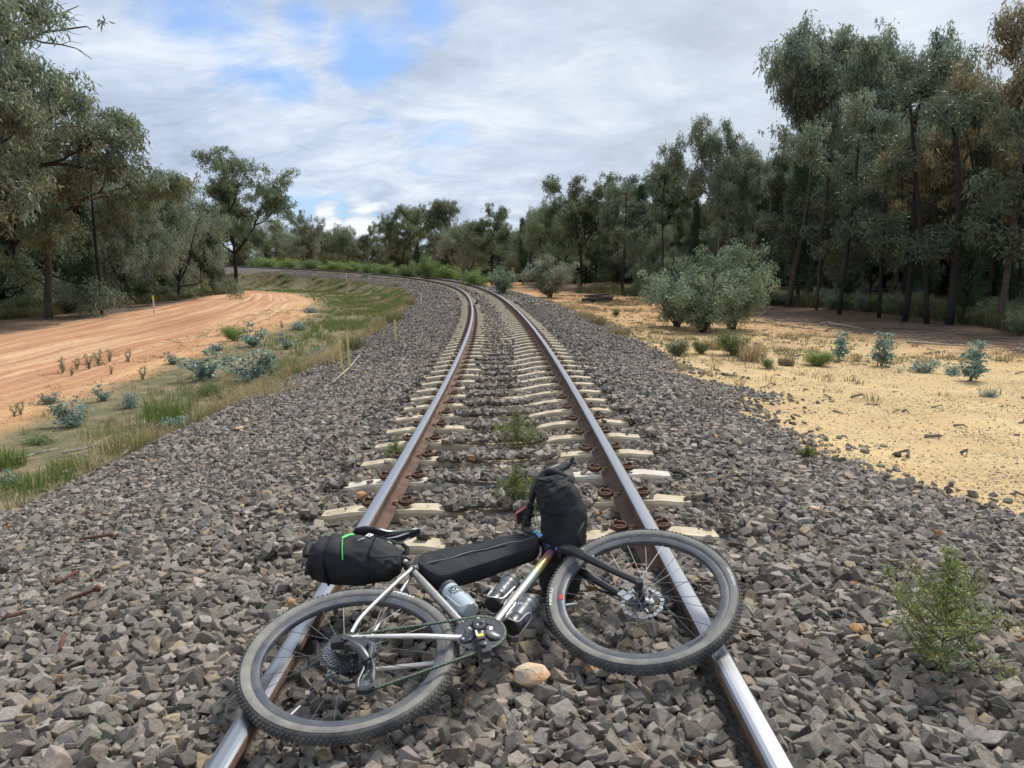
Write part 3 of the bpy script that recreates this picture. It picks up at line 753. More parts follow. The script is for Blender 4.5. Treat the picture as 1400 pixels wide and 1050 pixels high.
def limb(p, d, L, r0, r1, rng, n=7, wob=.16, up=.06):
    pts = [np.array(p, float)]; d = np.array(d, float); d /= np.linalg.norm(d)
    for i in range(n - 1):
        d = d + rng.normal(0, wob, 3) + np.array([0, 0, up]); d /= np.linalg.norm(d); pts.append(pts[-1] + d * L / (n - 1))
    return np.array(pts), np.linspace(r0, r1, n), d
def make_euc(seed, H=16, spread=.34, base=.38, nl=30000, leaf=(.30, .062), dead=0, lean=.03, forks=3, clump=.85, open_=.5, flat=.62, low=False, tipamt=.14):
    rng = np.random.default_rng(seed); mb = MB(); ends = []
    pts, rad, d = limb((0, 0, -.3), (rng.normal(0, lean), rng.normal(0, lean), 1), H * base + .3, H * .0155, H * .011, rng, 9, .045, .05)
    rad[0] *= 1.35; mb.tube(pts, rad, 9); top = pts[-1]
    def rec(p, d, L, r, lv):
        q, rr, dd = limb(p, d, L, r, r * .62, rng, 7, .17, .07 if lv < 2 else .02)
        mb.tube(q, rr, 6 if lv < 2 else 4, caps=False)
        if lv >= 3:
            ends.append(q[-1]); ends.append(q[3]); return
        if lv >= 1: ends.append(q[-2])
        k = rng.integers(2, 4) if lv < 2 else 3
        for i in range(k):
            perp = np.cross(dd, rng.normal(size=3)); perp /= np.linalg.norm(perp)
            nd = dd * rng.uniform(.55, .9) + perp * rng.uniform(.5, 1.0); nd[2] += .12
            rec(q[-1] if i < 2 else q[4], nd, L * rng.uniform(.58, .8), r * .6, lv + 1)
        if lv < 2:
            perp = np.cross(dd, rng.normal(size=3)); perp /= np.linalg.norm(perp)
            rec(q[3], dd * .4 + perp, L * .55, r * .42, lv + 2 if lv else 2)
    L0 = H * (1 - base) * .40
    for i in range(forks):
        a = i / forks * 2 * np.pi + rng.uniform(-.5, .5)
        t = spread * rng.uniform(.8, 1.5)
        rec(top if i else pts[-1], (np.cos(a) * t * 1.6, np.sin(a) * t * 1.6, 1), L0 * rng.uniform(.85, 1.2), H * .0092, 0)
    rec(pts[-3], (np.cos(seed * 2.1) * 1.0, np.sin(seed * 2.1) * 1.0, .55), L0 * .9, H * .007, 1)
    if low: rec(pts[3], (np.cos(seed) * 1.0, np.sin(seed), .4), L0 * .5, H * .005, 2)
    E_ = np.array(ends); sc_ = H / max(E_[:, 2].max() + clump * .6, 1)
    for i in range(dead):
        a = rng.uniform(0, 6.28); q, rr, dd = limb(E_[rng.integers(len(E_))], (np.cos(a), np.sin(a), .8), H * .12, .05, .012, rng, 6, .3); mb.tube(q, rr, 4, caps=False)
        for j in range(4):
            q2, r2, _ = limb(q[2 + j % 4], rng.normal(size=3) + dd * 1.2, H * .05, .02, .006, rng, 4, .3); mb.tube(q2, r2, 3, caps=False)
    keep = rng.random(len(E_)) > open_ * .25; C_ = E_[keep]
    # sub-clumps hanging around each limb end
    sub = np.repeat(C_, 6, 0) + rng.normal(0, clump * .54, (len(C_) * 6, 3)) * np.array([1, 1, flat]) - np.array([0, 0, clump * .15])
    rad_ = rng.uniform(.22, .66, len(sub)) * clump
    w = rad_ ** 2; cnt = np.maximum((w / w.sum() * nl).astype(int), 3)
    Vv, F, c = leaves(sub, cnt, rad_, leaf[0], leaf[1], rng, .55, flatz=1.15, tipamt=tipamt)
    T = mb.mesh('trunk', True); co = np.empty(len(T.vertices) * 3, np.float32); T.vertices.foreach_get('co', co); co = co * np.float32(sc_); T.vertices.foreach_set('co', co); T.update()
    return T, raw_mesh('crown', Vv * sc_, [F], col=c), H
def make_cypress(seed, H=13, R=1.7, nl=16000):
    rng = np.random.default_rng(seed); mb = MB()
    pts, rad, d = limb((0, 0, -.3), (rng.normal(0, .02), rng.normal(0, .02), 1), H + .2, .17, .02, rng, 12, .02, .1); mb.tube(pts, rad, 8)
    C_, Rd = [], []
    for z in np.arange(.10, .985, .011):
        rr = R * (np.sin(min(z * 2.4 + .25, 1.57)) * (1 - z) ** .62) * rng.uniform(.6, 1.25) + .12
        for k in range(rng.integers(3, 6)):
            a = rng.uniform(0, 6.283); f = rng.uniform(.25, 1) ** .6
            C_.append((np.cos(a) * rr * f, np.sin(a) * rr * f, z * H + f * .4)); Rd.append(rng.uniform(.22, .48))
            if rng.random() < .25: mb.tube([(0, 0, z * H - .2), (np.cos(a) * rr * f, np.sin(a) * rr * f, z * H + .2)], [.03, .01], 4, caps=False)
    C_ = np.array(C_); Rd = np.array(Rd); w = Rd ** 2; cnt = np.maximum((w / w.sum() * nl).astype(int), 3)
    Vv, F, c = leaves(C_, cnt, Rd, .20, .075, rng, -.35, flatz=1.3, tipamt=.05, jitter=.3)
    return mb.mesh('trunk', True), raw_mesh('crown', Vv, [F], col=c), H
def make_shrub(seed, H=2.5, W=1.6, nl=9000, leaf=(.10, .045), stems=7, open_=.2, droop=.1, cl=.28, round_=True, upright=.9, tipamt=.2, tipcol=(1.6, 1.5, 1.3)):
    rng = np.random.default_rng(seed); mb = MB(); C_, Rd = [], []
    for i in range(stems):
        a = rng.uniform(0, 6.283); t = rng.uniform(.05, 1) * W / H
        q, rr, dd = limb((rng.normal(0, .04 * W), rng.normal(0, .04 * W), -.05), (np.cos(a) * t, np.sin(a) * t, upright), H * rng.uniform(.6, 1.0), H * .012 + .004, H * .003 + .001, rng, 8, .13, .04)
        mb.tube(q, rr, 5, caps=False)
        for j in range(2, 8):
            C_.append(q[j] + rng.normal(0, .06 * W, 3)); Rd.append(cl * W * rng.uniform(.5, 1.0))
            for k in range(2):
                b = rng.normal(size=3); b[2] = abs(b[2]) * .5; b /= np.linalg.norm(b); e_ = q[j] + b * W * rng.uniform(.15, .42)
                e_[2] = max(e_[2], .04 * H)
                mb.tube([q[j], (q[j] + e_) / 2 + [0, 0, .02 * H], e_], [H * .004 + .001, H * .003, H * .001 + .0005], 3, caps=False)
                C_.append(e_); Rd.append(cl * W * rng.uniform(.4, .8))
    C_ = np.array(C_); Rd = np.array(Rd); C_[:, 2] = np.maximum(C_[:, 2], Rd * .55)
    keep = rng.random(len(C_)) > open_; C_, Rd = C_[keep], Rd[keep]
    w = Rd ** 2; cnt = np.maximum((w / w.sum() * nl).astype(int), 2)
    Vv, F, c = leaves(C_, cnt, Rd, leaf[0], leaf[1], rng, droop, flatz=.85, tipamt=tipamt, tipcol=tipcol)
    Vv[:, 2] = np.maximum(Vv[:, 2], .005)
    top = Vv[:, 2].max()
    return mb.mesh('stem', True), raw_mesh('foliage', Vv, [F], col=c), top
def place(name, src, loc, scale, rz, bark, leafm, label, cat, group=None, parts=('trunk', 'crown')):
    root = empty(name, loc, rz); root.scale = scale if isinstance(scale, tuple) else (scale,) * 3
    for nm, me, mt in ((parts[0], src[0], bark), (parts[1], src[1], leafm)):
        o = bpy.data.objects.new(nm, me); COL.objects.link(o); o.parent = root
        if not me.materials: me.materials.append(None)
        o.material_slots[0].link = 'OBJECT'; o.material_slots[0].material = mt
    return tag(root, label, cat, group)
EUC = [make_euc(11, 16, .36, .34, 50000, (.33, .078), dead=2, forks=4), make_euc(23, 16, .30, .38, 46000, (.33, .078), dead=1, forks=4), make_euc(37, 16, .42, .30, 52000, (.33, .078), dead=2, forks=5),
       make_euc(41, 16, .22, .42, 40000, (.32, .072), open_=1.0, forks=3, dead=3), make_euc(59, 16, .50, .40, 54000, (.33, .078), forks=5, low=True, dead=2), make_euc(67, 16, .34, .16, 56000, (.36, .085), forks=6, clump=1.25, low=True)]
CYP = [make_cypress(3, 13, 1.7), make_cypress(5, 13, 1.35, 14000), make_cypress(8, 13, 2.1, 18000)]
def tree(px, Y, top, v, bark, lf, label, sx=1.0, group=None, name='eucalypt_tree', cat='eucalypt', base=None, rz=None):
    src = CYP[v] if name == 'cypress_pine' else EUC[v]
    P = at(px, 379, Y); z = hz(P[0], Y); zt = at(px, top, Y)[2]
    s = (zt - z) / src[2] * (1.0 if name == 'cypress_pine' else 1.02)
    return place(name, src, (P[0], Y, z - .05), (s * sx, s * sx, s), RNG.uniform(0, 6.28) if rz is None else rz, TM[bark], TM[lf], label, cat, group)
LT = 'trees along the left side of the dirt road'
MT = 'trees beyond the bend of the line'
RT_ = 'trees at the right edge of the clearing'
T = tree
T(-95, 30, -190, 2, 'bark', 'grey', 'tall grey-green gum at the left edge of the photo, its leaves cut by the frame', 1.0, LT)
T(-25, 37, -55, 3, 'bark', 'grey', 'sparse gum with bare dead limbs reaching into the sky at upper left', 1.2, LT, rz=2.2)
_dt = [o for o in COL.objects if o.get('label', '').startswith('sparse gum with bare dead limbs')][0]
_mb = MB()
for pts, r0 in ((((-20, 66), (10, 58), (40, 52), (62, 44), (90, 40), (118, 36), (124, 40)), .085), (((40, 52), (58, 58), (84, 61), (104, 66), (126, 81)), .055), (((30, 55), (52, 34), (66, 22), (86, 17), (108, 8)), .06),
                (((62, 44), (78, 30), (96, 27), (112, 29)), .035), (((52, 34), (58, 14), (70, 2), (78, -10)), .045), (((84, 61), (96, 56), (112, 60)), .022), (((66, 22), (76, 8), (92, 4)), .025), (((40, 52), (44, 64), (60, 72)), .03),
                (((90, 40), (100, 46), (114, 48)), .02), (((96, 27), (104, 20), (116, 22)), .016), (((10, 58), (24, 40), (32, 22), (44, 8)), .05), (((104, 66), (112, 70), (118, 78)), .014)):
    _Y = 37; W_ = [np.array(at(a, b, _Y + .25 * math.sin(k * 1.7 + a * .05))) for k, (a, b) in enumerate(pts)]
    W_ = [W_[0] + (W_[i] - W_[0]) for i in range(len(W_))]
    _mb.tube(W_, np.linspace(r0, r0 * .28, len(W_)), 5, caps=False)
_o = _mb.build('dead_limb', TM['bark_rust'], None, smooth=True); sc.view_layers[0].update(); _o.parent = _dt; _o.matrix_parent_inverse = _dt.matrix_world.inverted()
T(60, 41, 78, 4, 'bark_rust', 'olive', 'big spreading gum with a bare brown trunk beside the dirt road, left', 1.0, LT, rz=.6)
T(-15, 44, 130, 5, 'bark', 'grey', 'dense gum behind the bare brown trunk, far left', .95, LT)
T(322, 84, 199, 2, 'bark', 'olive', 'lone black-trunked gum standing where the dirt road disappears', 1.08, LT, rz=1.0)
T(168, 54, 226, 5, 'bark', 'pale', 'rounded pale grey-green tree between the brown trunk and the dark pines', .62, LT)
T(242, 63, 246, 5, 'bark', 'grey', 'full grey-brown gum to the left of the lone black-trunked gum', .8, LT)
T(205, 72, 232, 1, 'bark', 'olive', 'gum whose top shows behind the rounded pale tree', .9, LT)
T(275, 78, 300, 5, 'bark', 'olive', 'low gum tucked beside the lone black-trunked gum', .8, LT)
for px, Y, top, v, lb in ((118, 47, 232, 0, 'dark cypress pine just right of the bare brown trunk'), (25, 50, 205, 2, 'dark cypress pine left of the bare brown trunk'),
                          (90, 58, 215, 1, 'dark cypress pine behind the bare brown trunk'), (152, 62, 255, 1, 'slim cypress pine behind the rounded pale tree'),
                          (222, 68, 300, 0, 'dark cypress pine in front of the full grey-brown gum'), (290, 76, 318, 1, 'dark cypress pine immediately left of the lone black-trunked gum')):
    T(px, Y, top, v, 'bark', 'cyp', lb, .95, 'cypress pines left of the dirt road', 'cypress_pine', 'cypress pine')
for px, Y, top, v, lf, sx, lb in (
        (372, 140, 300, 5, 'olive', 1.1, 'gum just right of the lone black-trunked gum, beyond the embankment'), (418, 128, 286, 2, 'grey', .85, 'broad gum above the far embankment, left of the centre'),
        (462, 140, 305, 5, 'olive', .9, 'low gum to the right of the broad one above the far embankment'), (500, 132, 308, 4, 'grey', .8, 'smaller gum left of the dense round-topped one at the bend'),
        (552, 108, 280, 0, 'olive', .78, 'dense round-topped gum behind the bend of the rails'), (606, 112, 273, 3, 'grey', .95, 'airy gum with an open top right of the dense round-topped one'),
        (640, 104, 300, 5, 'grey', .9, 'gum filling in under the airy open-topped one'), (672, 100, 277, 2, 'olive', .95, 'wide olive gum behind the right rail as it bends'),
        (742, 96, 285, 1, 'grey', .8, 'gum between the cypress pine and the tall brownish gum'), (795, 76, 238, 0, 'olive', .9, 'tall brownish gum with a heavy crown above the stacked timber'),
        (850, 70, 240, 2, 'grey', .75, 'grey gum next to the tall brownish gum, right of it'), (765, 84, 268, 5, 'olive', .8, 'gum behind the left side of the tall brownish gum'),
        (882, 60, 300, 5, 'grey', .7, 'half-height gum with a pale crown behind the twin gum bushes'), (910, 72, 222, 1, 'olive', .8, 'gum left of the pale-trunked one'),
        (430, 165, 315, 2, 'grey', 1.1, 'hazy gum in the back row above the far embankment'), (580, 140, 300, 2, 'grey', 1.1, 'gum in the back row behind the bend of the rails')):
    T(px, Y, top, v, 'bark', lf, lb, sx, MT)
T(715, 90, 300, 1, 'bark', 'cyp', 'dark pointed cypress pine behind the right rail at the bend', 1.0, MT, 'cypress_pine', 'cypress pine')
T(875, 66, 255, 0, 'bark', 'cyp', 'cypress pine rising between the grey gum and the pale-trunked gum', .8, MT, 'cypress_pine', 'cypress pine')
T(982, 54, 162, 0, 'bark_pale', 'grey', 'pale-trunked gum standing above the twin gum bushes', .62, RT_, rz=2.0)
T(1042, 60, 225, 5, 'bark', 'grey', 'low gum between the pale-trunked one and the very tall open one', .7, RT_)
T(1108, 46, 42, 3, 'bark_rust', 'grey', 'very tall open-crowned gum standing highest on the right skyline', .80, RT_, rz=1.9)
T(1180, 50, 55, 3, 'bark', 'grey', 'tall gum close behind the very tall open one, right of it', .8, RT_, rz=3.0)
T(1238, 36, 118, 0, 'bark', 'grey', 'leaning grey gum in front of the tall pair on the right', .8, RT_, rz=1.2)
T(1300, 31, 78, 2, 'bark', 'gold', 'yellow-tinged gum spreading over the right forest edge', .72, RT_, rz=.2)
T(1400, 27, 5, 4, 'bark', 'gold', 'golden-leaved gum at the right border of the photo', .75, RT_, rz=2.5)
T(1190, 38, 215, 5, 'bark', 'grey', 'bushy grey gum with low branches right of the leaning trunk', .62, RT_)
T(1355, 38, 130, 1, 'bark', 'olive', 'olive gum behind the yellow-tinged one near the right border', .8, RT_)
T(1010, 66, 205, 1, 'bark', 'dark', 'dark gum behind the pale-trunked one', .8, RT_)
T(1145, 58, 150, 2, 'bark', 'dark', 'dark gum behind the very tall open one', .7, RT_)
for px, Y, top, v, lb in ((1092, 43, 172, 1, 'slender dark cypress pine rising in front of the very tall open gum'), (1060, 52, 240, 0, 'cypress pine left of the very tall open gum'),
                          (1325, 27.5, 235, 2, 'dense dark cypress pine under the yellow-tinged gum'), (1385, 33, 190, 0, 'cypress pine close to the right border'),
                          (1165, 44, 260, 0, 'cypress pine at mid-height right of the slender one'), (1265, 40, 225, 2, 'cypress pine behind the leaning grey gum'),
                          (950, 62, 275, 1, 'cypress pine directly behind the twin gum bushes'), (1425, 25, 215, 2, 'cypress pine cut off by the right border')):
    T(px, Y, top, v, 'bark', 'cyp', lb, .95, 'cypress pines at the right forest edge', 'cypress_pine', 'cypress pine')
# rows behind
def skyl(px): return np.interp(px, [-200, 0, 60, 150, 240, 300, 360, 400, 520, 600, 700, 760, 850, 930, 1020, 1100, 1200, 1400, 1600], [150, 215, 235, 250, 268, 312, 325, 312, 322, 308, 300, 285, 275, 262, 235, 190, 150, 110, 80])
rr_t = np.random.default_rng(5)
for i in range(84):
    px = -230 + i * 1860 / 83 + rr_t.uniform(-12, 12)
    Yb = np.interp(px, [-230, 60, 240, 330, 420, 560, 700, 800, 950, 1100, 1400, 1500], [52, 62, 82, 120, 150, 135, 118, 96, 78, 62, 42, 38])
    Y = Yb * rr_t.uniform(.98, 1.25); top = skyl(px) + rr_t.uniform(-4, 26)
    if px < 330: lb, g = 'gum deep among the others on the left side of the road', 'back rows left of the road'
    elif px < 900: lb, g = 'gum in the far rows beyond the bend of the line', 'back rows beyond the bend'
    else: lb, g = 'gum deep in the shaded forest on the right', 'back rows of the right forest'
    if rr_t.random() < .3:
        T(px, Y, top + 10, int(rr_t.integers(0, 3)), 'bark', 'cyp', lb.replace('gum', 'cypress pine'), 1.0, g + ', pines', 'cypress_pine', 'cypress pine')
    else:
        T(px, Y, top, int(rr_t.choice([0, 1, 2, 5, 5, 5])), 'bark', ['grey', 'dark', 'olive'][int(rr_t.integers(0, 3))], lb, rr_t.uniform(.75, 1.05), g)
# slim trunks seen in the shade below the crowns
M_SL = TM['bark']
def pole_tree(px, Y, h, rad, lean, label, group, mat):
    rng = np.random.default_rng(int(px * 7 + Y)); P = at(px, 379, Y); z = hz(P[0], Y); mb = MB()
    q, r_, dd = limb((0, 0, -.2), (lean, rng.normal(0, .04), 1), h, rad, rad * .45, rng, 9, .03, .03); mb.tube(q, r_ * .78, 8)
    Cc = []
    for k in range(7):
        b = rng.normal(size=3); b[2] = abs(b[2]); b /= np.linalg.norm(b); j = rng.integers(3, 9); L = h * .16
        q2, r2, _ = limb(q[j], b, L, rad * .28, rad * .08, rng, 5, .2); mb.tube(q2, r2, 4, caps=False); Cc += [q2[-1], q2[3]]
    Cc = np.array(Cc + [q[-1]]); rd = rng.uniform(.4, .8, len(Cc))
    Vv, F, c = leaves(Cc, np.full(len(Cc), 170), rd, .26, .06, rng, .4)
    root = empty('slim_tree', (P[0], Y, z)); mb.build('trunk', mat, root, smooth=True); link('crown', raw_mesh('crown', Vv, [F], col=c), TM['dark'], root)
    tag(root, label, 'tree', group)
rr_p = np.random.default_rng(15)
for px, Y, rad, ln, lb in ((1240, 28.5, .16, .03, 'straight dark trunk left of the dense dark cypress pine'), (1272, 27, .13, -.05, 'dark trunk leaning left under the yellow-tinged gum'),
                           (1302, 26, .19, .02, 'stout black trunk nearest the dense cypress pine'), (1372, 24, .15, .04, 'dark trunk by the right border with a pale streak'),
                           (1150, 33, .13, .06, 'thin trunk leaning right between the tall gum and the bushy grey one'), (1205, 31, .12, -.02, 'thin trunk in the shade of the bushy grey gum'),
                           (1078, 41, .22, .12, 'reddish trunk leaning right at the foot of the very tall gum'), (1118, 37, .12, 0.0, 'slim trunk just right of the reddish leaning one'),
                           (1052, 44, .14, -.02, 'slim trunk just left of the reddish leaning one'), (905, 52, .10, .02, 'thin trunk in the shade left of the twin gum bushes'),
                           (850, 60, .12, .05, 'thin forking trunk in the shade above the stacked timber'), (135, 44, .14, 0.0, 'black trunk in the shade right of the bare brown one'),
                           (18, 46, .13, .03, 'black trunk in the shade at the far left'), (1340, 29, .12, -.04, 'thin trunk behind the dark ones near the right border')):
    pole_tree(px, Y, rr_p.uniform(6, 9), rad, ln, lb, 'slim trunks in the forest shade', TM['bark_rust'] if 'reddish' in lb or 'pale' in lb else M_SL)

# far woods: one mass
def far_woods():
    r = np.random.default_rng(77); C_, Rd, Cn = [], [], []; mb = MB()
    for i in range(430):
        px = r.uniform(-250, 1650)
        Yb = np.interp(px, [-250, 60, 240, 330, 420, 560, 700, 800, 950, 1100, 1400, 1650], [58, 74, 96, 140, 165, 150, 132, 110, 92, 74, 52, 48])
        Y = Yb * r.uniform(1, 1.35); P = at(px, 379, Y); z = hz(P[0], Y); zt = at(px, skyl(px) + 22 + r.uniform(0, 30), Y)[2]; h = zt - z
        mb.tube([(P[0], Y, z - .3), (P[0] + r.normal(0, .3), Y, z + h * .7)], [.2, .08], 5, caps=False)
        for k in range(15):
            t = r.uniform(.06, .97); C_.append((P[0] + r.normal(0, 1.6), Y + r.normal(0, 1.2), z + h * t)); Rd.append(r.uniform(.9, 1.7))
        for k in range(4): C_.append((P[0] + r.normal(0, 2.), Y + r.normal(0, 1.2), z + r.uniform(.3, 2.))); Rd.append(r.uniform(.8, 1.4))
    C_, Rd = np.array(C_), np.array(Rd)
    Vv, F, c = leaves(C_, np.full(len(C_), 70), Rd * 1.15, .60, .26, r, .3)
    o = link('far_woods', raw_mesh('far_woods', Vv, [F], col=c * .9), TM['dark']); tag(o, 'mass of darker trees filling in behind the named ones', 'woods', kind='stuff')
    o = mb.build('far_tree_trunks', M_SL, smooth=True); tag(o, 'thin dark trunks lost in the woods behind', 'woods', kind='stuff')
far_woods()

# ------------------------------------------------------------------ shrubs and seedlings
SH = {
 'gum_bush': make_shrub(101, 3.4, 2.2, 17000, (.13, .042), 11, .1, .35, .26, tipamt=.3),
 'gum_bush2': make_shrub(102, 3.0, 1.9, 13000, (.12, .05), 9, .15, .3, .26, tipamt=.3),
 'seedling': make_shrub(103, .62, .36, 800, (.060, .032), 6, .25, .05, .3, tipamt=.25),
 'seedling3': make_shrub(113, .6, .34, 620, (.052, .034), 4, .35, .15, .26, tipamt=.35),
 'seedling4': make_shrub(114, .5, .5, 900, (.05, .028), 10, .1, .05, .28, upright=.75, tipamt=.2),
 'seedling2': make_shrub(104, .45, .42, 620, (.056, .032), 7, .2, .0, .3, upright=.6, tipamt=.25),
 'sapling': make_shrub(105, .95, .5, 800, (.075, .045), 4, .3, .1, .24, upright=1.2, tipamt=.3),
 'low': make_shrub(106, .35, .6, 900, (.05, .02), 9, .15, .0, .3, upright=.45),
 'bushy': make_shrub(107, .8, .62, 5200, (.07, .012), 14, .1, -.3, .3, upright=1.0, tipamt=.15),
 'mound': make_shrub(108, 1.5, 1.3, 5000, (.11, .04), 12, .1, .0, .3, upright=.6),
 'thin': make_shrub(109, .5, .10, 260, (.05, .012), 2, .1, -.4, .5, upright=1.6),
}
def shrub(px, py, hpx, kind, lf, label, name='shrub', cat='shrub', group=None, sx=1.0, bark='twig', P=None):
    P = gp(px, py) if P is None else P
    dist = float((P - CAM) @ FW); h = hpx / F_PX * dist; src = SH[kind]; s = h / src[2]
    return place(name, src, tuple(P - np.array([0, 0, .01])), (s * sx, s * sx, s), RNG.uniform(0, 6.28), TM[bark], TM[lf], label, cat, group, ('stem', 'foliage'))
shrub(962, 455, 96, 'gum_bush2', 'bushg', 'low leafy middle part filling the gap between the twin gum bushes', 'gum_bush', 'gum bush', None, 1.1, 'bark_rust')
shrub(1000, 450, 124, 'gum_bush', 'bushg', 'big grey-green gum bush, right one of the pair on the sand', 'gum_bush', 'gum bush', None, .84, 'bark_rust')
shrub(925, 447, 100, 'gum_bush2', 'bushg', 'big grey-green gum bush, left one of the pair on the sand', 'gum_bush', 'gum bush', None, .9, 'bark_rust')
shrub(752, 407, 62, 'gum_bush2', 'pale', 'silvery leafy bush beside the ballast before the stacked timber', 'gum_bush', 'gum bush', None, 1.15)
shrub(688, 402, 40, 'gum_bush2', 'bushg', 'lower blue-green bush left of the silvery leafy one', 'gum_bush', 'gum bush', None, 1.1)
shrub(584, 383, 40, 'gum_bush2', 'mid', 'green bush standing behind the bend of the rails', 'shrub', 'shrub', None, .8)
shrub(650, 392, 26, 'mound', 'lime', 'small bright bush just behind the right rail', 'shrub', 'shrub', None, 1)
for px, py, h, k, lf, lb in ((1145, 492, 42, 'sapling', 'blue', 'pale blue gum sapling rising behind the green shrub on the sand'), (1203, 500, 50, 'sapling', 'blue', 'dark-stemmed gum sapling, middle one in the sand'),
                             (1325, 521, 60, 'sapling', 'blue', 'gum sapling standing alone near the right border'), (1268, 510, 26, 'seedling2', 'blue', 'sprawling seedling between the two gum saplings'),
                             (1355, 543, 16, 'low', 'blue', 'flat patch of dark leaves near the right border'), (1300, 512, 20, 'seedling2', 'blue', 'small sprawling seedling left of the lone sapling')):
    shrub(px, py, h, k, lf, lb, 'gum_sapling', 'sapling', 'young gums on the sand', 1.25)
for px, py, h, k, lf, sx, lb in ((1003, 486, 42, 'bushy', 'mid', 1.2, 'upright bright green shrub in front of the twin gum bushes'), (1118, 500, 26, 'bushy', 'lime', 1.9, 'wide green shrub left of the pale blue sapling'),
                                 (1050, 504, 18, 'bushy', 'mid', 1.2, 'small dark green cushion shrub on the sand'), (925, 487, 28, 'bushy', 'olive', 1.4, 'olive shrub at the ballast edge left of the upright green one'),
                                 (958, 484, 24, 'bushy', 'mid', 1.1, 'small green shrub between the olive and the upright green ones'), (842, 432, 12, 'bushy', 'mid', 1.4, 'tiny green shrub near the stacked timber')):
    shrub(px, py, h, k, lf, lb, 'shrub', 'shrub', 'low shrubs at the edge of the clearing', sx)
left_sh = ((98, 583, 42, 'seedling', 'blue', 1.5, 'dark blue-green seedling clump closest to the camera on the left'), (55, 607, 24, 'low', 'mid', 1.7, 'spreading green plant below the dark blue-green clump'),
           (72, 552, 22, 'seedling2', 'blue', 1.1, 'small seedling behind the dark blue-green clump'), (140, 549, 26, 'seedling2', 'blue', 1.1, 'seedling at the road edge right of the small one'),
           (178, 558, 26, 'seedling', 'blue', 1.0, 'pale seedling just left of the tall grass tuft'), (283, 521, 46, 'seedling', 'blue', 1.5, 'rounded blue-green seedling clump left of the largest one'),
           (352, 524, 50, 'seedling', 'blue', 1.6, 'largest blue-green seedling clump on the left bank'), (285, 540, 28, 'low', 'mid', 1.1, 'green plant at the foot of the rounded seedling clump'),
           (345, 474, 34, 'seedling', 'blue', 1.3, 'seedling clump behind the largest one'), (320, 466, 26, 'bushy', 'lime', 1.4, 'vivid green tuft-like shrub at the edge of the dirt road'),
           (245, 585, 24, 'seedling2', 'blue', 1.3, 'pale seedling at the edge of the ballast'), (12, 668, 30, 'seedling2', 'blue', 1.2, 'pale blue seedling at the left border next to the ballast'),
           (300, 480, 16, 'seedling2', 'blue', 1.2, 'low pale seedling left of the vivid green one'), (235, 498, 18, 'seedling2', 'blue', 1.6, 'straggling dark seedling on the orange soil'),
           (410, 452, 16, 'seedling2', 'blue', 1.5, 'pale seedling on the bank beyond the vivid green one'), (425, 428, 14, 'low', 'blue', 1.5, 'grey-blue plant at the road edge far along the bank'),
           (440, 490, 20, 'seedling2', 'blue', 1.3, 'seedling left of the pair of yellow posts'), (390, 478, 24, 'seedling', 'blue', 1.1, 'seedling above the largest clump on the bank'))
for j_, (px, py, h, k, lf, sx, lb) in enumerate(left_sh): shrub(px, py, h, {'seedling': ['seedling', 'seedling4', 'seedling3'][j_ % 3], 'seedling2': ['seedling2', 'seedling3'][j_ % 2]}.get(k, k), lf, lb, 'seedling' if lf == 'blue' else 'low_plant', 'seedling' if lf == 'blue' else 'plant', 'plants on the left bank', sx)
for px, py, h in ((87, 510, 24), (105, 506, 20), (122, 505, 24), (135, 500, 24), (150, 495, 20), (175, 495, 18), (152, 512, 14), (195, 520, 22), (20, 570, 20), (28, 568, 22), (98, 515, 15), (430, 412, 12), (386, 450, 12)):
    shrub(px, py, h, 'thin', 'olive', 'thin upright weed stalk on the orange soil by the road', 'weed_stalk', 'weed', 'weed stalks on the orange soil', 1.3)
for px, py, h, k, lf, sx, lb in ((175, 408, 62, 'gum_bush2', 'pale', .95, 'feathery pale wattle arching over the woodpile on the left'), (255, 404, 58, 'bushy', 'grey', .9, 'small cone-shaped tree left of the lone black-trunked gum'),
                                 (72, 420, 60, 'gum_bush2', 'grey', .5, 'leafy growth around the foot of the bare brown trunk'), (200, 412, 30, 'bushy', 'mid', 1.2, 'green shrub behind the yellow-topped marker'),
                                 (120, 408, 36, 'bushy', 'olive', 1.1, 'olive shrub left of the woodpile'), (300, 396, 26, 'mound', 'olive', 1.1, 'dull shrub at the foot of the lone black-trunked gum')):
    shrub(px, py, h, k, lf, lb, 'shrub', 'shrub', 'shrubs under the left trees', sx)
# bright green bushes on the crest of the far embankment
for i, (px, h) in enumerate(((352, 10), (372, 13), (398, 12), (428, 13), (455, 11), (480, 12), (505, 10), (530, 14), (612, 20), (560, 12))):
    j = int(np.argmin(np.abs(np.interp(px, [331, 411, 500, 543, 598], [120, 107, 90, 80, 72]) - S))); ss = S[j]
    q = tp(ss, 7.0 if px < 600 else 6.5); P = np.array([q[0], q[1], hz(q[0], q[1])])
    q2 = at(px, 379, q[1]); P = np.array([q2[0], q2[1], max(hz(q2[0], q2[1]), P[2])])
    d = float((P - CAM) @ FW); src = SH['mound']; top = np.interp(px, [340, 600], [352, 366]) - h * .3
    zt = at(px, top, P[1])[2]; s = max((zt - P[2]) / src[2], .5)
    place('shrub', src, tuple(P), (s * 1.5, s * 1.5, s), i, TM['twig'], TM['lime' if i % 3 else 'mid'], 'bright green bush lining the far side of the bend', 'shrub', 'bushes lining the far side of the bend', ('stem', 'foliage'))
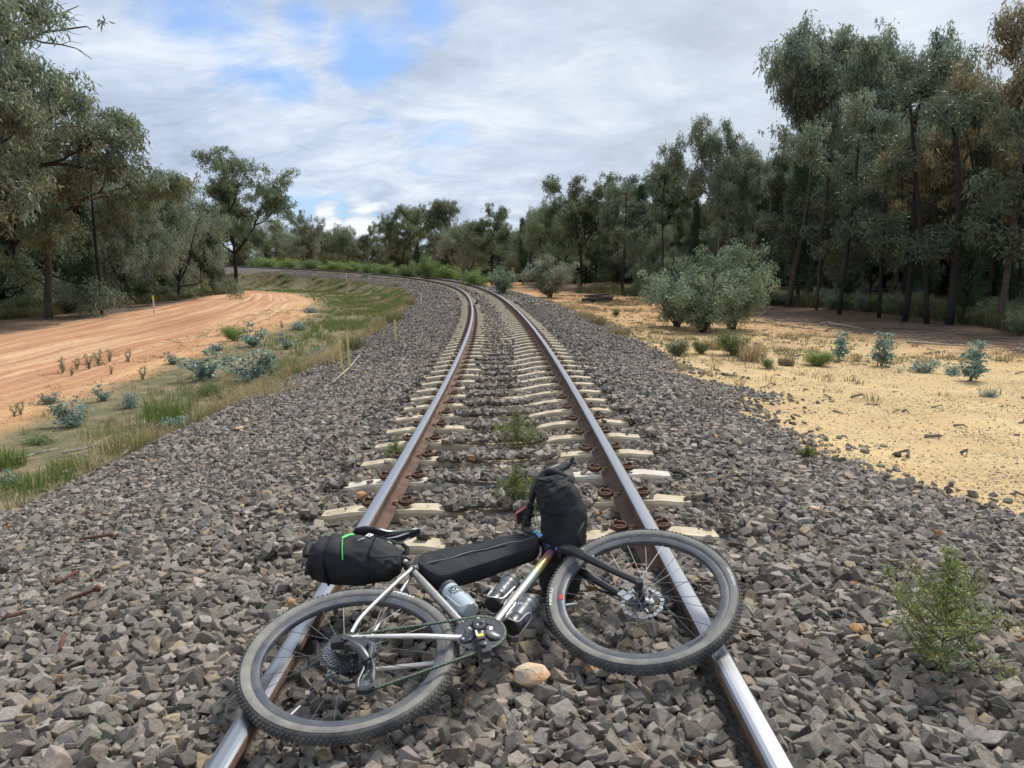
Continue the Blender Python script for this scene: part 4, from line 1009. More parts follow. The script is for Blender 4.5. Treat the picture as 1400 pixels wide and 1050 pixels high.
for i, (px, py, h, w) in enumerate(((385, 377, 6, 2.5), (392, 385, 5, 3), (440, 385, 7, 2), (470, 392, 7, 3), (452, 398, 8, 2.2), (500, 378, 6, 2), (512, 398, 9, 2), (525, 405, 7, 2.5), (478, 408, 8, 2), (540, 392, 7, 1.8), (455, 415, 9, 2), (497, 415, 9, 2.5))):
    shrub(px, py, h, 'low', 'lime' if i % 2 == 0 else 'mid', 'low bright green plant on the slope of the far embankment', 'low_plant', 'plant', 'green plants on the far embankment', w)
# feathery plants in the ballast
def feather(seed, H, W, n, colr):
    rng = np.random.default_rng(seed); mb = MB(); C_, Rd = [], []
    q, rr, dd = limb((0, 0, -.06), (.03, 0, 1), H + .06, .0055, .0014, rng, 10, .03, .1); mb.tube(q, rr, 6)
    for i in range(n):
        t = (i + .5) / n; j = q[min(int(1 + t * 8.5), 9)]; a = i * 2.4 + rng.uniform(-.4, .4); L = W * (max(1 - t * 1.15, 0)) ** .55 * rng.uniform(.6, 1.05) * (1 if t < .78 else .35) + .015
        b, r2, _ = limb(j, (np.cos(a), np.sin(a), .62), L * 1.1, .0030, .0010, rng, 7, .09, .04); mb.tube(b, r2, 4, caps=False)
        for k in range(1, 7):
            C_.append(b[k]); Rd.append(.016 + .045 * H)
            for m_ in range(2):
                dd2 = rng.normal(size=3); dd2[2] = abs(dd2[2]); dd2 /= np.linalg.norm(dd2); e_ = b[k] + dd2 * L * .22
                mb.tube([b[k], e_], [.0013, .0007], 3, caps=False); C_.append(e_); Rd.append(.014 + .022 * H)
    C_ = np.array(C_); Rd = np.array(Rd); Vv, F, c = leaves(C_, np.where(C_[:, 2] > H * .72, 2, 9), Rd, .026, .0046, rng, -.2, flatz=1, tipamt=.25, tipcol=(1.5, 1.35, .9))
    return mb.mesh('stem', True), raw_mesh('foliage', Vv, [F], col=c), H
M_STEMR = simple('reddish_stem', (.13, .08, .05), .8, 0, .2, 50)
M_FEA = leaf_mat('leaf_feathery', (.19, .23, .08))
for px, py, h, W, n, lb in ((1283, 925, 158, .30, 34, 'feathery green plant growing in the ballast at lower right'), (708, 617, 52, .26, 30, 'wide feathery plant between the rails, beyond the other one'),
                            (704, 702, 60, .17, 26, 'narrow feathery plant between the rails, left of the handlebar bag'), (540, 633, 32, .09, 12, 'wispy sprig against the outer side of the left rail'), (1103, 628, 14, .1, 10, 'tiny sprig at the edge of the yellow sand')):
    P = gp(px, py); d = float((P - CAM) @ FW); H = h / F_PX * d / math.cos(PITCH)
    place('feathery_plant', feather(int(px), H, W, n, None), tuple(P + np.array([0, 0, .01])), 1.0, .4, M_STEMR, M_FEA, lb, 'plant', None, ('stem', 'foliage'))

# ------------------------------------------------------------------ grass
def grass(name, x, y, h, w, nb, cols, label, seed, spread=.10, lean=.45):
    r = np.random.default_rng(seed); n = len(x); z = height(x, y)
    i = np.repeat(np.arange(n), nb); m = len(i)
    a = r.uniform(0, 6.283, m); rad = r.random(m) ** .7 * spread * r.uniform(.6, 1.4, n)[i]
    bx = x[i] + np.cos(a) * rad; by = y[i] + np.sin(a) * rad; hh = h[i] * r.uniform(.45, 1.15, m); la = a + r.normal(0, .8, m); ln = hh * r.uniform(.05, 1, m) * lean
    bz = z[i] - .01; t = r.uniform(0, 6.283, m); ww = w * r.uniform(.6, 1.3, m)
    ox, oy = np.cos(t) * ww / 2, np.sin(t) * ww / 2
    mxx, mxy = bx + np.cos(la) * ln * .35, by + np.sin(la) * ln * .35
    tx, ty = bx + np.cos(la) * ln, by + np.sin(la) * ln
    Vv = np.stack([np.stack([bx - ox, by - oy, bz], 1), np.stack([bx + ox, by + oy, bz], 1), np.stack([mxx + ox * .8, mxy + oy * .8, bz + hh * .6], 1), np.stack([mxx - ox * .8, mxy - oy * .8, bz + hh * .6], 1),
                   np.stack([tx, ty, bz + hh * (1 - .25 * lean)], 1)], 1).reshape(-1, 3)
    k = np.arange(m) * 5; F4 = np.stack([k, k + 1, k + 2, k + 3], 1); F3 = np.stack([k + 3, k + 2, k + 4], 1)
    c = cols[i] * r.uniform(.7, 1.3, (m, 1)); me = raw_mesh(name, Vv, [F4, F3], col=np.concatenate([c, c]))
    o = link(name, me, M_GRASS); return tag(o, label, 'grass', kind='stuff')
M_GRASS = leaf_mat('grass_blade', (1, 1, 1), trans=.3, objvar=0)
GREEN, STRAW, OLIV, PINK, BROWN = np.array([.16, .22, .05]), np.array([.46, .37, .20]), np.array([.20, .20, .09]), np.array([.46, .27, .18]), np.array([.15, .12, .075])
def pick(p, cs, n, r):
    return np.array(cs)[r.choice(len(cs), n, p=p)]
r = np.random.default_rng(55)
# left bank
x = r.uniform(-46, -3, 170000); y = r.uniform(4, 112, 170000)
s, u, t, b, ro, sa, sl, *_q = masks(x, y)
d = np.minimum(1.0, (fbm(x * .35, y * .35, 61) - .33) * 3.2)
k = sl & in_view(x, y, 1.2) & (r.random(len(x)) < np.clip(d, .03, 1) * np.interp(t, [.8, 1.05, 1.3], [0.0, .12, 1]) * np.interp(u, [-12, -8, -4], [.5, .8, 1]))
x, y = x[k], y[k]; f = fbm(x * .5, y * .5, 71)[:, None]
cols = np.where(f > .54, GREEN, np.where(f > .44, OLIV, STRAW * .8)); cols = np.where(r.random((len(x), 1)) < .18, STRAW * .8, cols)
hgt = r.uniform(.06, .20, len(x)) * (1 + .6 * (f[:, 0] > .51))
near_ = y < 22
grass('bank_grass', x[near_], y[near_], hgt[near_], .006, 22, cols[near_], 'patchy green and straw grass on the left bank', 1)
grass('bank_grass', x[~near_], y[~near_], hgt[~near_] * 1.2, .018, 12, cols[~near_], 'grass on the slope below the bend', 2, .16)
# dry straw grass along the ballast foot
ss = r.uniform(5, 40, 420); l, _ = ballast_edges(ss); P = tp(ss, l - r.uniform(-.1, .9, 420)); w_ = np.interp(ss, [5, 9, 13, 18, 40], [.25, .5, 1, .6, .3]); k = r.random(420) < w_
x, y = P[k, 0], P[k, 1]; kk = y < 90
grass('dry_grass', x, y, r.uniform(.15, .38, len(x)), .006, 40, pick([.6, .25, .15], [STRAW, PINK, OLIV], len(x), r), 'dry straw-coloured grass along the left foot of the ballast', 3, .13, .8)
# individual strong tufts left
def tuft(px, py, hpx, cols, label, nb=170, spread=.2, seed=0, lean=.7, name='grass_tuft', group='grass tufts on the left bank'):
    P = gp(px, py); d = float((P - CAM) @ FW); h = hpx / F_PX * d
    o = grass(name, np.array([P[0]]), np.array([P[1]]), np.array([h]), .006 + d * .00028, nb, np.array([cols]), label, seed + int(px), spread, lean)
    del o['kind']; o['category'] = 'grass tuft'; o['group'] = group; return o
for px, py, h, c, sp, lb in ((232, 578, 52, GREEN, .38, 'tallest green grass tuft on the left bank'), (185, 612, 42, GREEN * .6 + STRAW * .5, .5, 'straw-green grass tuft at the ballast edge near the dead branches'),
                             (45, 668, 34, GREEN, .30, 'green grass tuft below the dead branches'), (10, 640, 34, GREEN, .3, 'green grass tuft at the left border'), (400, 512, 30, GREEN, .2, 'green tuft right of the largest seedling clump'),
                             (485, 478, 26, OLIV, .3, 'long-bladed tuft just right of the pair of yellow posts'), (455, 497, 24, STRAW, .35, 'straw-coloured tuft at the foot of the yellow posts'), (375, 540, 26, STRAW, .5, 'wide dry tuft at the ballast edge below the largest seedling clump'),
                             (540, 440, 18, OLIV, .3, 'tuft beside the single yellow post'), (100, 640, 22, GREEN * .8 + STRAW * .2, .3, 'low yellowish tuft beside the dead branches'), (560, 418, 16, STRAW * .7, .35, 'grey tuft near the white post')):
    tuft(px, py, h, c, lb, 260, sp)
for px, py, h, c, sp, lb in ((1028, 494, 34, STRAW * .75, .35, 'grey dry tuft right of the upright green shrub'), (818, 444, 18, STRAW * .6, .28, 'greyish dry tuft at the ballast edge nearer the camera'), (800, 436, 18, STRAW * .9, .35, 'pale straw tuft by the silvery leafy bush'), (848, 458, 14, STRAW * .6, .25, 'small grey tuft on the orange sand'),
                             (780, 424, 16, STRAW, .5, 'pale straw tuft under the silvery leafy bush'), (980, 478, 24, STRAW * .8, .3, 'dry tuft in front of the twin gum bushes'), (1075, 500, 16, BROWN * 1.6, .2, 'thin brown tuft between the cushion shrub and the wide green one')):
    tuft(px, py, h, c, lb, 240, sp, group='dry tufts at the right edge of the ballast')
# forest-edge undergrowth right and left
def undergrowth(name, pxs, label, seed, n, hh):
    rr = np.random.default_rng(seed); X, Y = [], []
    for i in range(n):
        px = rr.uniform(*pxs); Yb = np.interp(px, [-150, 60, 240, 330, 800, 860, 1060, 1400, 1500], [34, 43, 62, 84, 64, 58, 43, 22.5, 20])
        yy = Yb + abs(rr.normal(0, .12)) * Yb; P = at(px, 379, yy); X.append(P[0]); Y.append(yy)
    X, Y = np.array(X), np.array(Y)
    s, u = track_coords(X, Y); k = np.abs(u) > 7; X, Y = X[k], Y[k]
    cols = pick([.35, .3, .2, .15], [OLIV * .75, GREEN * .55, STRAW * .6, BROWN], len(X), rr)
    grass(name, X, Y, rr.uniform(.5, 1.2, len(X)) * hh, .022, 26, cols, label, seed, .35, .6)
undergrowth('undergrowth', (1030, 1450), 'long dull grass and low scrub along the foot of the right forest', 81, 1700, .75)
undergrowth('undergrowth', (790, 1040), 'scrubby grass behind the twin gum bushes', 82, 500, .8)
undergrowth('undergrowth', (-60, 330), 'dull scrub under the trees left of the dirt road', 83, 1100, .7)
# scrub bushes at the foot of the forest
rs_ = np.random.default_rng(66)
for i in range(34):
    px = 1045 + i * 12.3 + rs_.uniform(-5, 5); Yb = np.interp(px, [1060, 1400, 1500], [42, 21.5, 19]) * rs_.uniform(1.0, 1.22); P = at(px, 379, Yb); P[2] = hz(P[0], P[1])
    kd = ['bushy', 'mound', 'gum_bush2'][int(rs_.integers(0, 3))]; hp = rs_.uniform(.5, 1.15) * F_PX / float((P - CAM) @ FW)
    shrub(px, 0, hp, kd, ['olive', 'dark', 'mid', 'grey'][int(rs_.integers(0, 4))], 'dull scrub bush in the shade along the foot of the right forest', 'scrub_bush', 'bush', 'scrub along the right forest', rs_.uniform(.9, 1.6), P=P)
for i in range(24):
    px = -20 + i * 14 + rs_.uniform(-5, 5); Yb = np.interp(px, [-150, 60, 240, 330], [34, 43, 62, 86]) * rs_.uniform(1.0, 1.15); P = at(px, 379, Yb); P[2] = hz(P[0], P[1])
    hp = rs_.uniform(.6, 1.5) * F_PX / float((P - CAM) @ FW)
    shrub(px, 0, hp, ['bushy', 'mound', 'gum_bush2'][int(rs_.integers(0, 3))], ['olive', 'dark', 'mid', 'grey'][int(rs_.integers(0, 4))], 'dull scrub bush in the shade under the trees left of the road', 'scrub_bush', 'bush', 'scrub under the left trees', rs_.uniform(.9, 1.5), P=P)
# scattered low growth on the sand and beside the road
x = RNG.uniform(2, 14, 9000); y = RNG.uniform(10, 60, 9000); s, u, t, b, ro, sa, sl, eR, *_q = masks(x, y); dd_ = fbm(x * .45, y * .45, 88)
k = sa & in_view(x, y) & (RNG.random(9000) < np.clip((dd_ - .46) * 3, 0.02, 1) * np.interp(y, [10, 14, 20], [.12, .7, 1.3])); x, y = x[k], y[k]
grass('sparse_grass', x, y, RNG.uniform(.05, .20, len(x)), .010, 24, pick([.4, .25, .35], [STRAW * .8, OLIV, BROWN * 1.4], len(x), RNG), 'sparse dry grass and weeds scattered over the sand', 93, .13, .7)
x = RNG.uniform(-18, -5, 6000); y = RNG.uniform(5, 50, 6000); tt_ = road_coord(x, y); k = (tt_ > .72) & (tt_ < 1.1) & in_view(x, y) & (RNG.random(6000) < .55 * np.clip((fbm(x * .5, y * .5, 89) - .42) * 5, 0.05, 1)); x, y = x[k], y[k]
grass('sparse_grass', x, y, RNG.uniform(.04, .14, len(x)), .008, 18, pick([.35, .4, .25], [STRAW * .8, OLIV, GREEN], len(x), RNG), 'sparse weeds on the orange verge of the dirt road', 94, .12, .7)
# fallen sticks and litter at the forest feet
def sticks(label, xr, yr, n, seed, cond, L=(.2, 1.0), mat=None):
    rr = np.random.default_rng(seed); x = rr.uniform(*xr, n); y = rr.uniform(*yr, n); k = cond(x, y) & in_view(x, y, 1.15); x, y = x[k], y[k]; z = height(x, y); mb = MB()
    for i in range(len(x)):
        a = rr.uniform(0, 6.28); l = rr.uniform(*L) / 2; dx, dy = np.cos(a) * l, np.sin(a) * l; q = rr.uniform(.006, .02)
        mb.tube([(x[i] - dx, y[i] - dy, z[i] + q), (x[i] + rr.normal(0, .05), y[i] + rr.normal(0, .05), z[i] + q + rr.uniform(0, .05)), (x[i] + dx, y[i] + dy, z[i] + q)], [q, q * .8, q * .4], 4)
    o = mb.build('fallen_sticks', mat or TM['twig']); tag(o, label, 'sticks', kind='stuff')
sticks('fallen sticks and bark along the edge of the right forest', (6, 26), (16, 50), 2600, 91, lambda x, y: np.abs(x - np.interp(y, [-8, 10, 20, 27, 40, 60], [13.5, 13, 12.2, 11.6, 9.8, 9]) - 1.2) < 1.8)
sticks('bits of stick and bark strewn on the sandy clearing', (3, 14), (5, 45), 1500, 95, lambda x, y: (fbm(x * .6, y * .6, 33) > .5) & (x > 3.4) & (x < 12.5), L=(.04, .28))
sticks('fallen sticks and bark between the dirt road and the left trees', (-42, -14), (20, 84), 4200, 92, lambda x, y: (road_coord(x, y) < 0) & (road_coord(x, y) > -.35))
# ------------------------------------------------------------------ bicycle (built upright in its own frame: X ahead, Y up, Z out of the drive side; then laid down)
BM = Matrix(((0.9563, -0.2923, 0.0014, -0.5429), (0.2871, 0.9382, -0.1931, 2.2386), (0.0551, 0.1850, 0.9812, 0.0467), (0, 0, 0, 1)))
B = empty('bicycle'); B.matrix_world = BM
tag(B, 'titanium gravel bicycle lying on its side across both rails', 'bicycle')
M_TI = simple('brushed_titanium', (.50, .47, .43), .38, .85, .10, 30, .15, 400, dirt=(.30, .27, .23), dscale=20, damt=.5)
M_TIB = simple('titanium_worn', (.62, .59, .55), .42, .7, .1, 30, .15, 400)
M_BLK = simple('black_carbon', (.016, .017, .019), .32, 0, .15, 20, .1, 300, spec=.5, coat=.3, dirt=(.07, .065, .06), dscale=15, damt=.35)
M_RIM = simple('dark_rim', (.072, .080, .095), .38, .1, .15, 20, .1, 300, spec=.5, dirt=(.17, .155, .13), dscale=10, damt=.6)
M_RUB = simple('dusty_rubber', (.068, .067, .065), .7, 0, .2, 30, .4, 250, spec=.3, dirt=(.22, .20, .17), dscale=9, damt=.75)
M_RUBS = simple('dusty_sidewall', (.165, .160, .148), .7, 0, .2, 30, .3, 250, spec=.35, dirt=(.31, .285, .235), dscale=7, damt=.8)
M_SIL = simple('bare_alloy', (.62, .62, .62), .3, .95, .1, 60)
M_SPK = simple('dull_spoke', (.16, .16, .165), .5, .7, .1, 60)
M_DK = simple('dark_anodised', (.066, .068, .075), .38, .5, .2, 60, dirt=(.12, .11, .10), dscale=40, damt=.4)
M_CHAIN = simple('waxed_chain', (.105, .135, .10), .45, .6, .3, 80)
M_WHITE = simple('white_print', (.80, .80, .78), .6, 0, .08, 60)
M_GPRT = simple('dark_print', (.022, .024, .030), .6, 0, .08, 60)
M_CAGE = simple('cage_wire', (.72, .70, .66), .35, .6, .08, 60)
M_FAB = simple('black_bag_fabric', (.018, .019, .021), .72, 0, .25, 12, .5, 260, spec=.35, dirt=(.05, .047, .043), dscale=8, damt=.5)
M_FAB2 = simple('black_strap', (.012, .013, .014), .6, 0, .2, 40, .3, 300, spec=.4)
M_GREEN = simple('green_cord', (.10, .62, .13), .5, 0, .1, 60)
M_DGREEN = simple('dark_green_strap', (.035, .075, .045), .7, 0, .2, 60)
M_RED = simple('red_sticker', (.62, .06, .07), .5, 0, .1, 60)
M_YEL = simple('yellow_dot', (.75, .65, .05), .5, 0, .1, 60)
M_TAPE = simple('grip_tape', (.045, .048, .052), .8, 0, .2, 60, .5, 300)
def anodised():
    m, nt, nd, lk, p = new_mat('anodised_titanium')
    a = N(nd, 'ShaderNodeAttribute', attribute_name='tint'); lk.new(a.outputs['Color'], p.inputs['Base Color'])
    p.inputs['Metallic'].default_value = .8; p.inputs['Roughness'].default_value = .34; return m
M_ANO = anodised()
v3 = lambda *a: np.array(a, float)
BB = v3(.424, -.07, 0); SEATC = v3(.279, .432, 0)
HA_ = math.radians(71); SA = v3(-math.cos(HA_), math.sin(HA_), 0); SN = v3(math.sin(HA_), math.cos(HA_), 0)
FA = v3(1.0612, 0, 0); CROWN = FA - SN * .05 + SA * .39
ST = -0.215
_K = np.array([[0, -SA[2], SA[1]], [SA[2], 0, -SA[0]], [-SA[1], SA[0], 0]])
STM = np.eye(3) + math.sin(ST) * _K + (1 - math.cos(ST)) * _K @ _K
def steer(P): return (np.atleast_2d(P) - CROWN) @ STM.T + CROWN
SEATT = (SEATC - BB) / np.linalg.norm(SEATC - BB)
def part(mb, name, mat, parent=B, smooth=True, tint=False):
    o = mb.build(name, mat, parent, smooth, tint)
    me = o.data
    if smooth and hasattr(me, 'set_sharp_from_angle'):
        try: me.set_sharp_from_angle(angle=math.radians(38))
        except Exception: pass
    return o
def text_mesh(s, size):
    cu = bpy.data.curves.new('writing', 'FONT'); cu.body = s; cu.size = size; cu.align_x = 'CENTER'; cu.align_y = 'CENTER'; cu.resolution_u = 3; cu.offset = size * .018
    o = bpy.data.objects.new('writing', cu); COL.objects.link(o); dg = bpy.context.evaluated_depsgraph_get(); dg.update()
    me = bpy.data.meshes.new_from_object(o.evaluated_get(dg)); bpy.data.objects.remove(o); bpy.data.curves.remove(cu)
    bm = bmesh.new(); bm.from_mesh(me); bpy.data.meshes.remove(me)
    bmesh.ops.triangulate(bm, faces=bm.faces[:])
    for _ in range(2):
        long_ = [e for e in bm.edges if e.calc_length() > size * .3]
        if long_: bmesh.ops.subdivide_edges(bm, edges=long_, cuts=1); bmesh.ops.triangulate(bm, faces=bm.faces[:])
    bm.verts.index_update()
    Vv = np.array([v.co[:] for v in bm.verts]); F = np.array([[v.index for v in f.verts] for f in bm.faces]); bm.free(); return Vv, F
def ring_text(s, size, radius, ang, surf, parent, name, mat, squash=1.0, flip=False):
    """writing bent round a wheel; surf(r) -> height on the sidewall"""
    Vv, F = text_mesh(s, size); x, y = Vv[:, 0] * squash, Vv[:, 1]
    if flip: r = radius - y; a = ang + x / radius
    else: r = radius + y; a = ang - x / radius
    P = np.stack([r * np.cos(a), r * np.sin(a), np.array([surf(q) for q in r]) + .0012], 1)
    return link(name, raw_mesh(name, P, [F]), mat, parent)
TR, TT = .334, .0225
def wheel(name, centre, ax, label, rear):
    W_ = empty(name); W_.parent = B
    R = axis_R(ax, (1, 0, 0)); m4 = np.eye(4); m4[:3, :3] = R; m4[:3, 3] = centre; W_.matrix_local = Matrix(m4.tolist()); W_['label'] = label
    # tyre carcass
    mb = MB(); a = np.linspace(0, 2 * np.pi, 20, endpoint=False); prof_ = np.stack([TR + TT * np.cos(a) * 1.0, TT * 1.0 * np.sin(a)], 1); mb.lathe(prof_, n=120, closed=True)
    rg = np.random.default_rng(3)
    nk = 128
    for i in range(nk):
        th = i / nk * 2 * np.pi
        for ph, sz, of in ((0, (.0045, .0095, .007), 0), (.40, (.0045, .007, .006), .5), (-.40, (.0045, .007, .006), .5), (.82, (.0045, .009, .0065), 0), (-.82, (.0045, .009, .0065), 0)):
            t = th + of * 2 * np.pi / nk; rr = TR + (TT + .001) * math.cos(ph); c = v3(rr * math.cos(t), rr * math.sin(t), (TT + .001) * math.sin(ph))
            nrm = v3(math.cos(ph) * math.cos(t), math.cos(ph) * math.sin(t), math.sin(ph)); tg = v3(-math.sin(t), math.cos(t), 0)
            mb.box(c, sz, axis_R(nrm, np.cross(tg, nrm)))
    part(mb, 'tyre', M_RUB, W_)
    # sidewall bead line
    mb = MB()
    for sg in (1, -1): mb.lathe([(.3125, sg * .0135), (.3165, sg * .0190), (.3225, sg * .0212), (.3280, sg * .0226), (.3355, sg * .02300), (.3420, sg * .0220)], n=120)
    part(mb, 'sidewall', M_RUBS, W_)
    mb = MB(); mb.lathe([(.3165, -.0135), (.3165, .0135), (.309, .0142), (.296, .0138), (.286, .0105), (.2825, .004), (.2825, -.004), (.286, -.0105), (.296, -.0138), (.309, -.0142)], n=120, closed=True)
    part(mb, 'rim', M_RIM, W_)
    sf = lambda r: .0142 if r < .3165 else .0218 + .0012 * min(1, (r - .322) / .01)
    # hub
    mb = MB(); mb.lathe([(.008, -.05), (.008, -.036), (.026, -.034), (.026, -.030), (.013, -.024), (.012, .024), (.025, .030), (.025, .034), (.010, .036), (.010, .052), (.0, .052)], n=28); part(mb, 'hub', M_DK, W_)
    ns = 24
    for i in range(ns):
        sg = 1 if i % 2 else -1; a0 = i / ns * 2 * np.pi; a1 = a0 + (.95 if (i // 2) % 2 else -.95)
        mb = MB(); mb.tube([(.024 * math.cos(a1), .024 * math.sin(a1), sg * .032), (.2835 * math.cos(a0), .2835 * math.sin(a0), sg * .002)], .00115, 5); part(mb, 'spoke', M_SPK, W_)
    # brake disc on the far side
    mb = MB(); nn = 96; a = np.linspace(0, 2 * np.pi, nn, endpoint=False); wob = .0022 * np.sign(np.sin(a * 12))
    ro, ri = .080 + wob, .066 + wob * .6; zz = -.0415
    Vv = []
    for rr_, z_ in ((ro, zz + .001), (ri, zz + .001), (ri, zz - .001), (ro, zz - .001)): Vv += [(q * math.cos(t), q * math.sin(t), z_) for q, t in zip(rr_, a)]
    F = []
    for k in range(4):
        for i in range(nn):
            if k == 0 and (i % 4 == 1): continue
            j = (i + 1) % nn; F.append((k * nn + i, k * nn + j, ((k + 1) % 4) * nn + j, ((k + 1) % 4) * nn + i))
    mb.add(Vv, F)
    for i in range(6):
        t = i / 6 * 2 * np.pi; mb.tube([(.022 * math.cos(t), .022 * math.sin(t), zz), (.045 * math.cos(t + .25), .045 * math.sin(t + .25), zz), (.067 * math.cos(t + .3), .067 * math.sin(t + .3), zz)], .0028, 4)
    part(mb, 'brake_disc', M_SIL, W_)
    mb = MB()
    for i in range(6):
        t = i / 6 * 2 * np.pi; mb.tube([(.020 * math.cos(t), .020 * math.sin(t), zz + .002), (.056 * math.cos(t + .4), .056 * math.sin(t + .4), zz + .002)], [.012, .006], 5, flat=.3)
    mb.lathe([(.0, zz + .004), (.040, zz + .003), (.046, zz - .001), (0, zz - .002)], n=24); part(mb, 'disc_carrier', M_DK, W_)
    return W_, sf
RW, sf = wheel('rear_wheel', v3(0, 0, 0), v3(0, 0, 1), 'rear wheel, nearer the camera, with the cassette', True)
FAs = steer(FA)[0]; FAX = STM @ v3(0, 0, 1)
FW_, _ = wheel('front_wheel', FAs, FAX, 'front wheel, lifted over the right rail', False)
def wang(centre, ax, px, py):
    """direction of a survey pixel round a wheel, in the wheel's own frame"""
    R = axis_R(ax, (1, 0, 0)); Bm = np.array(BM); c = Bm[:3, :3] @ centre + Bm[:3, 3]; Rw = Bm[:3, :3] @ R
    d = ray(px, py); n_ = Rw[:, 2]; k = ((c - CAM) @ n_) / (d @ n_); q = Rw.T @ (CAM + d * k - c); return math.atan2(q[1], q[0])
ring_text('PIRELLI', .0145, .3350, wang(v3(0, 0, 0), v3(0, 0, 1), 555, 817), sf, RW, 'writing', M_WHITE, 1.95)
ring_text('PIRELLI', .0150, .3350, wang(FAs, FAX, 757, 822), sf, FW_, 'writing', M_WHITE, 1.95)
ring_text('CINTURATO', .0110, .3345, wang(FAs, FAX, 999, 795), sf, FW_, 'writing', M_WHITE, 1.5)
ring_text('SCRIBBLE', .0135, .302, wang(FAs, FAX, 876, 735), lambda r: .0140, FW_, 'writing', M_GPRT, 1.5)
ring_text('SCRIBBLE', .0135, .302, wang(FAs, FAX, 955, 880), lambda r: .0140, FW_, 'writing', M_GPRT, 1.5, flip=True)
def sticker(W_, ang, r, s1, s2, mat):
    mb = MB(); n = 8; V_ = []
    for k in range(n + 1):
        a = ang + (k / n - .5) * s1 / r
        for q in (-.5, .5): V_.append(((r + q * s2) * math.cos(a), (r + q * s2) * math.sin(a), .0150))
    mb.add(V_, [(2 * i, 2 * i + 1, 2 * i + 3, 2 * i + 2) for i in range(n)]); part(mb, 'sticker', mat, W_, smooth=False)
sticker(FW_, wang(FAs, FAX, 770, 820), .297, .024, .016, M_RED)
for W_, an in ((FW_, wang(FAs, FAX, 780, 826)), (RW, wang(v3(0, 0, 0), v3(0, 0, 1), 403, 972))):
    mb = MB(); c, s = math.cos(an), math.sin(an); mb.tube([(.283 * c, .283 * s, 0), (.262 * c, .262 * s, 0), (.240 * c, .240 * s, 0)], [.003, .0026, .002], 6); part(mb, 'valve', M_WHITE, W_)
# ---- frame
mb = MB()
mb.tube([BB, SEATC + SEATT * .035], .0155, 20)
HB, HT = CROWN + SA * .022, CROWN + SA * .185
DT_end = HB + SA * .035
n_ = 40; tpts = [BB + (DT_end - BB) * t for t in np.linspace(0, 1, n_)]
TTe = HT - SA * .03
mb.tube([SEATC + SEATT * .0, TTe], .0155, 18)
mb.lathe([(.022, -.036), (.022, .036)], BB, n=24); mb.lathe([(.0225, -.037), (.012, -.038), (0, -.038)], BB, n=24)
part(mb, 'frame', M_TI)
FR = bpy.data.objects.get('frame')
def grad(stops, t):
    xs = [q[0] for q in stops]; return tuple(float(np.interp(t, xs, [q[1][k] for q in stops])) for k in range(3))
TIc = (.50, .47, .43)
stops = [(0, TIc), (.52, TIc), (.60, (.42, .52, .50)), (.66, (.45, .60, .50)), (.72, (.62, .60, .22)), (.80, (.75, .58, .20)), (.86, (.72, .36, .25)), (.92, (.62, .22, .45)), (1, (.38, .20, .62))]
mb = MB()
for i in range(n_ - 1): mb.tube([tpts[i], tpts[i + 1]], .0185, 20, caps=False, c_=grad(stops, (i + .5) / (n_ - 1)))
part(mb, 'down_tube', M_ANO, FR, tint=True)
mb = MB(); hs = [(0, (.30, .22, .62)), (.25, (.22, .36, .80)), (.55, (.45, .28, .70)), (.75, (.18, .45, .82)), (1, (.20, .50, .62))]
for i in range(16): mb.tube([HB + (HT - HB) * i / 16, HB + (HT - HB) * (i + 1) / 16], .0215 if i not in (0, 15) else .0235, 22, caps=False, c_=grad(hs, i / 15))
part(mb, 'head_tube', M_ANO, FR, tint=True)
for z in (1, -1):
    mb = MB(); P = [BB + v3(-.012, 0, z * .028), v3(.33, -.066, z * .046), v3(.24, -.045, z * .058), v3(.10, -.012, z * .066), v3(.028, .004, z * .069)]
    P = np.array(P); tt = np.linspace(0, 4, 22); Ps = np.stack([np.interp(tt, range(5), P[:, k]) for k in range(3)], 1); Ps[1:-1] = (Ps[:-2] + Ps[1:-1] * 2 + Ps[2:]) / 4
    mb.tube(Ps, np.interp(tt, [0, 2, 4], [.012, .0105, .0075]), 12, flat=.8); part(mb, 'chain_stay', M_TIB, FR)
    mb = MB(); P = np.array([SEATC + v3(-.004, -.012, z * .012), v3(.205, .325, z * .032), v3(.125, .215, z * .050), v3(.045, .105, z * .064), v3(.010, .030, z * .069)])
    Ps = np.stack([np.interp(tt, range(5), P[:, k]) for k in range(3)], 1)
    for _ in range(3): Ps[1:-1] = (Ps[:-2] + Ps[1:-1] * 2 + Ps[2:]) / 4
    mb.tube(Ps, np.interp(tt, [0, 4], [.0085, .0072]), 12); part(mb, 'seat_stay', M_TIB, FR)
    mb = MB(); mb.lathe([(.0075, .061), (.015, .061), (.017, .066), (.0165, .074), (.011, .0755), (.0085, .0735), (.0085, .062)] if z > 0 else [(.0075, -.061), (.015, -.061), (.017, -.066), (.0165, -.074), (.0, -.0755)], n=26)
    mb.box((.018, .006, z * .068), (.03, .02, .006)); part(mb, 'dropout', M_TIB, FR)
mb = MB(); mb.tube([SEATC + SEATT * .012, SEATC + SEATT * .04], .0205, 22); part(mb, 'seat_clamp', M_DK, FR)
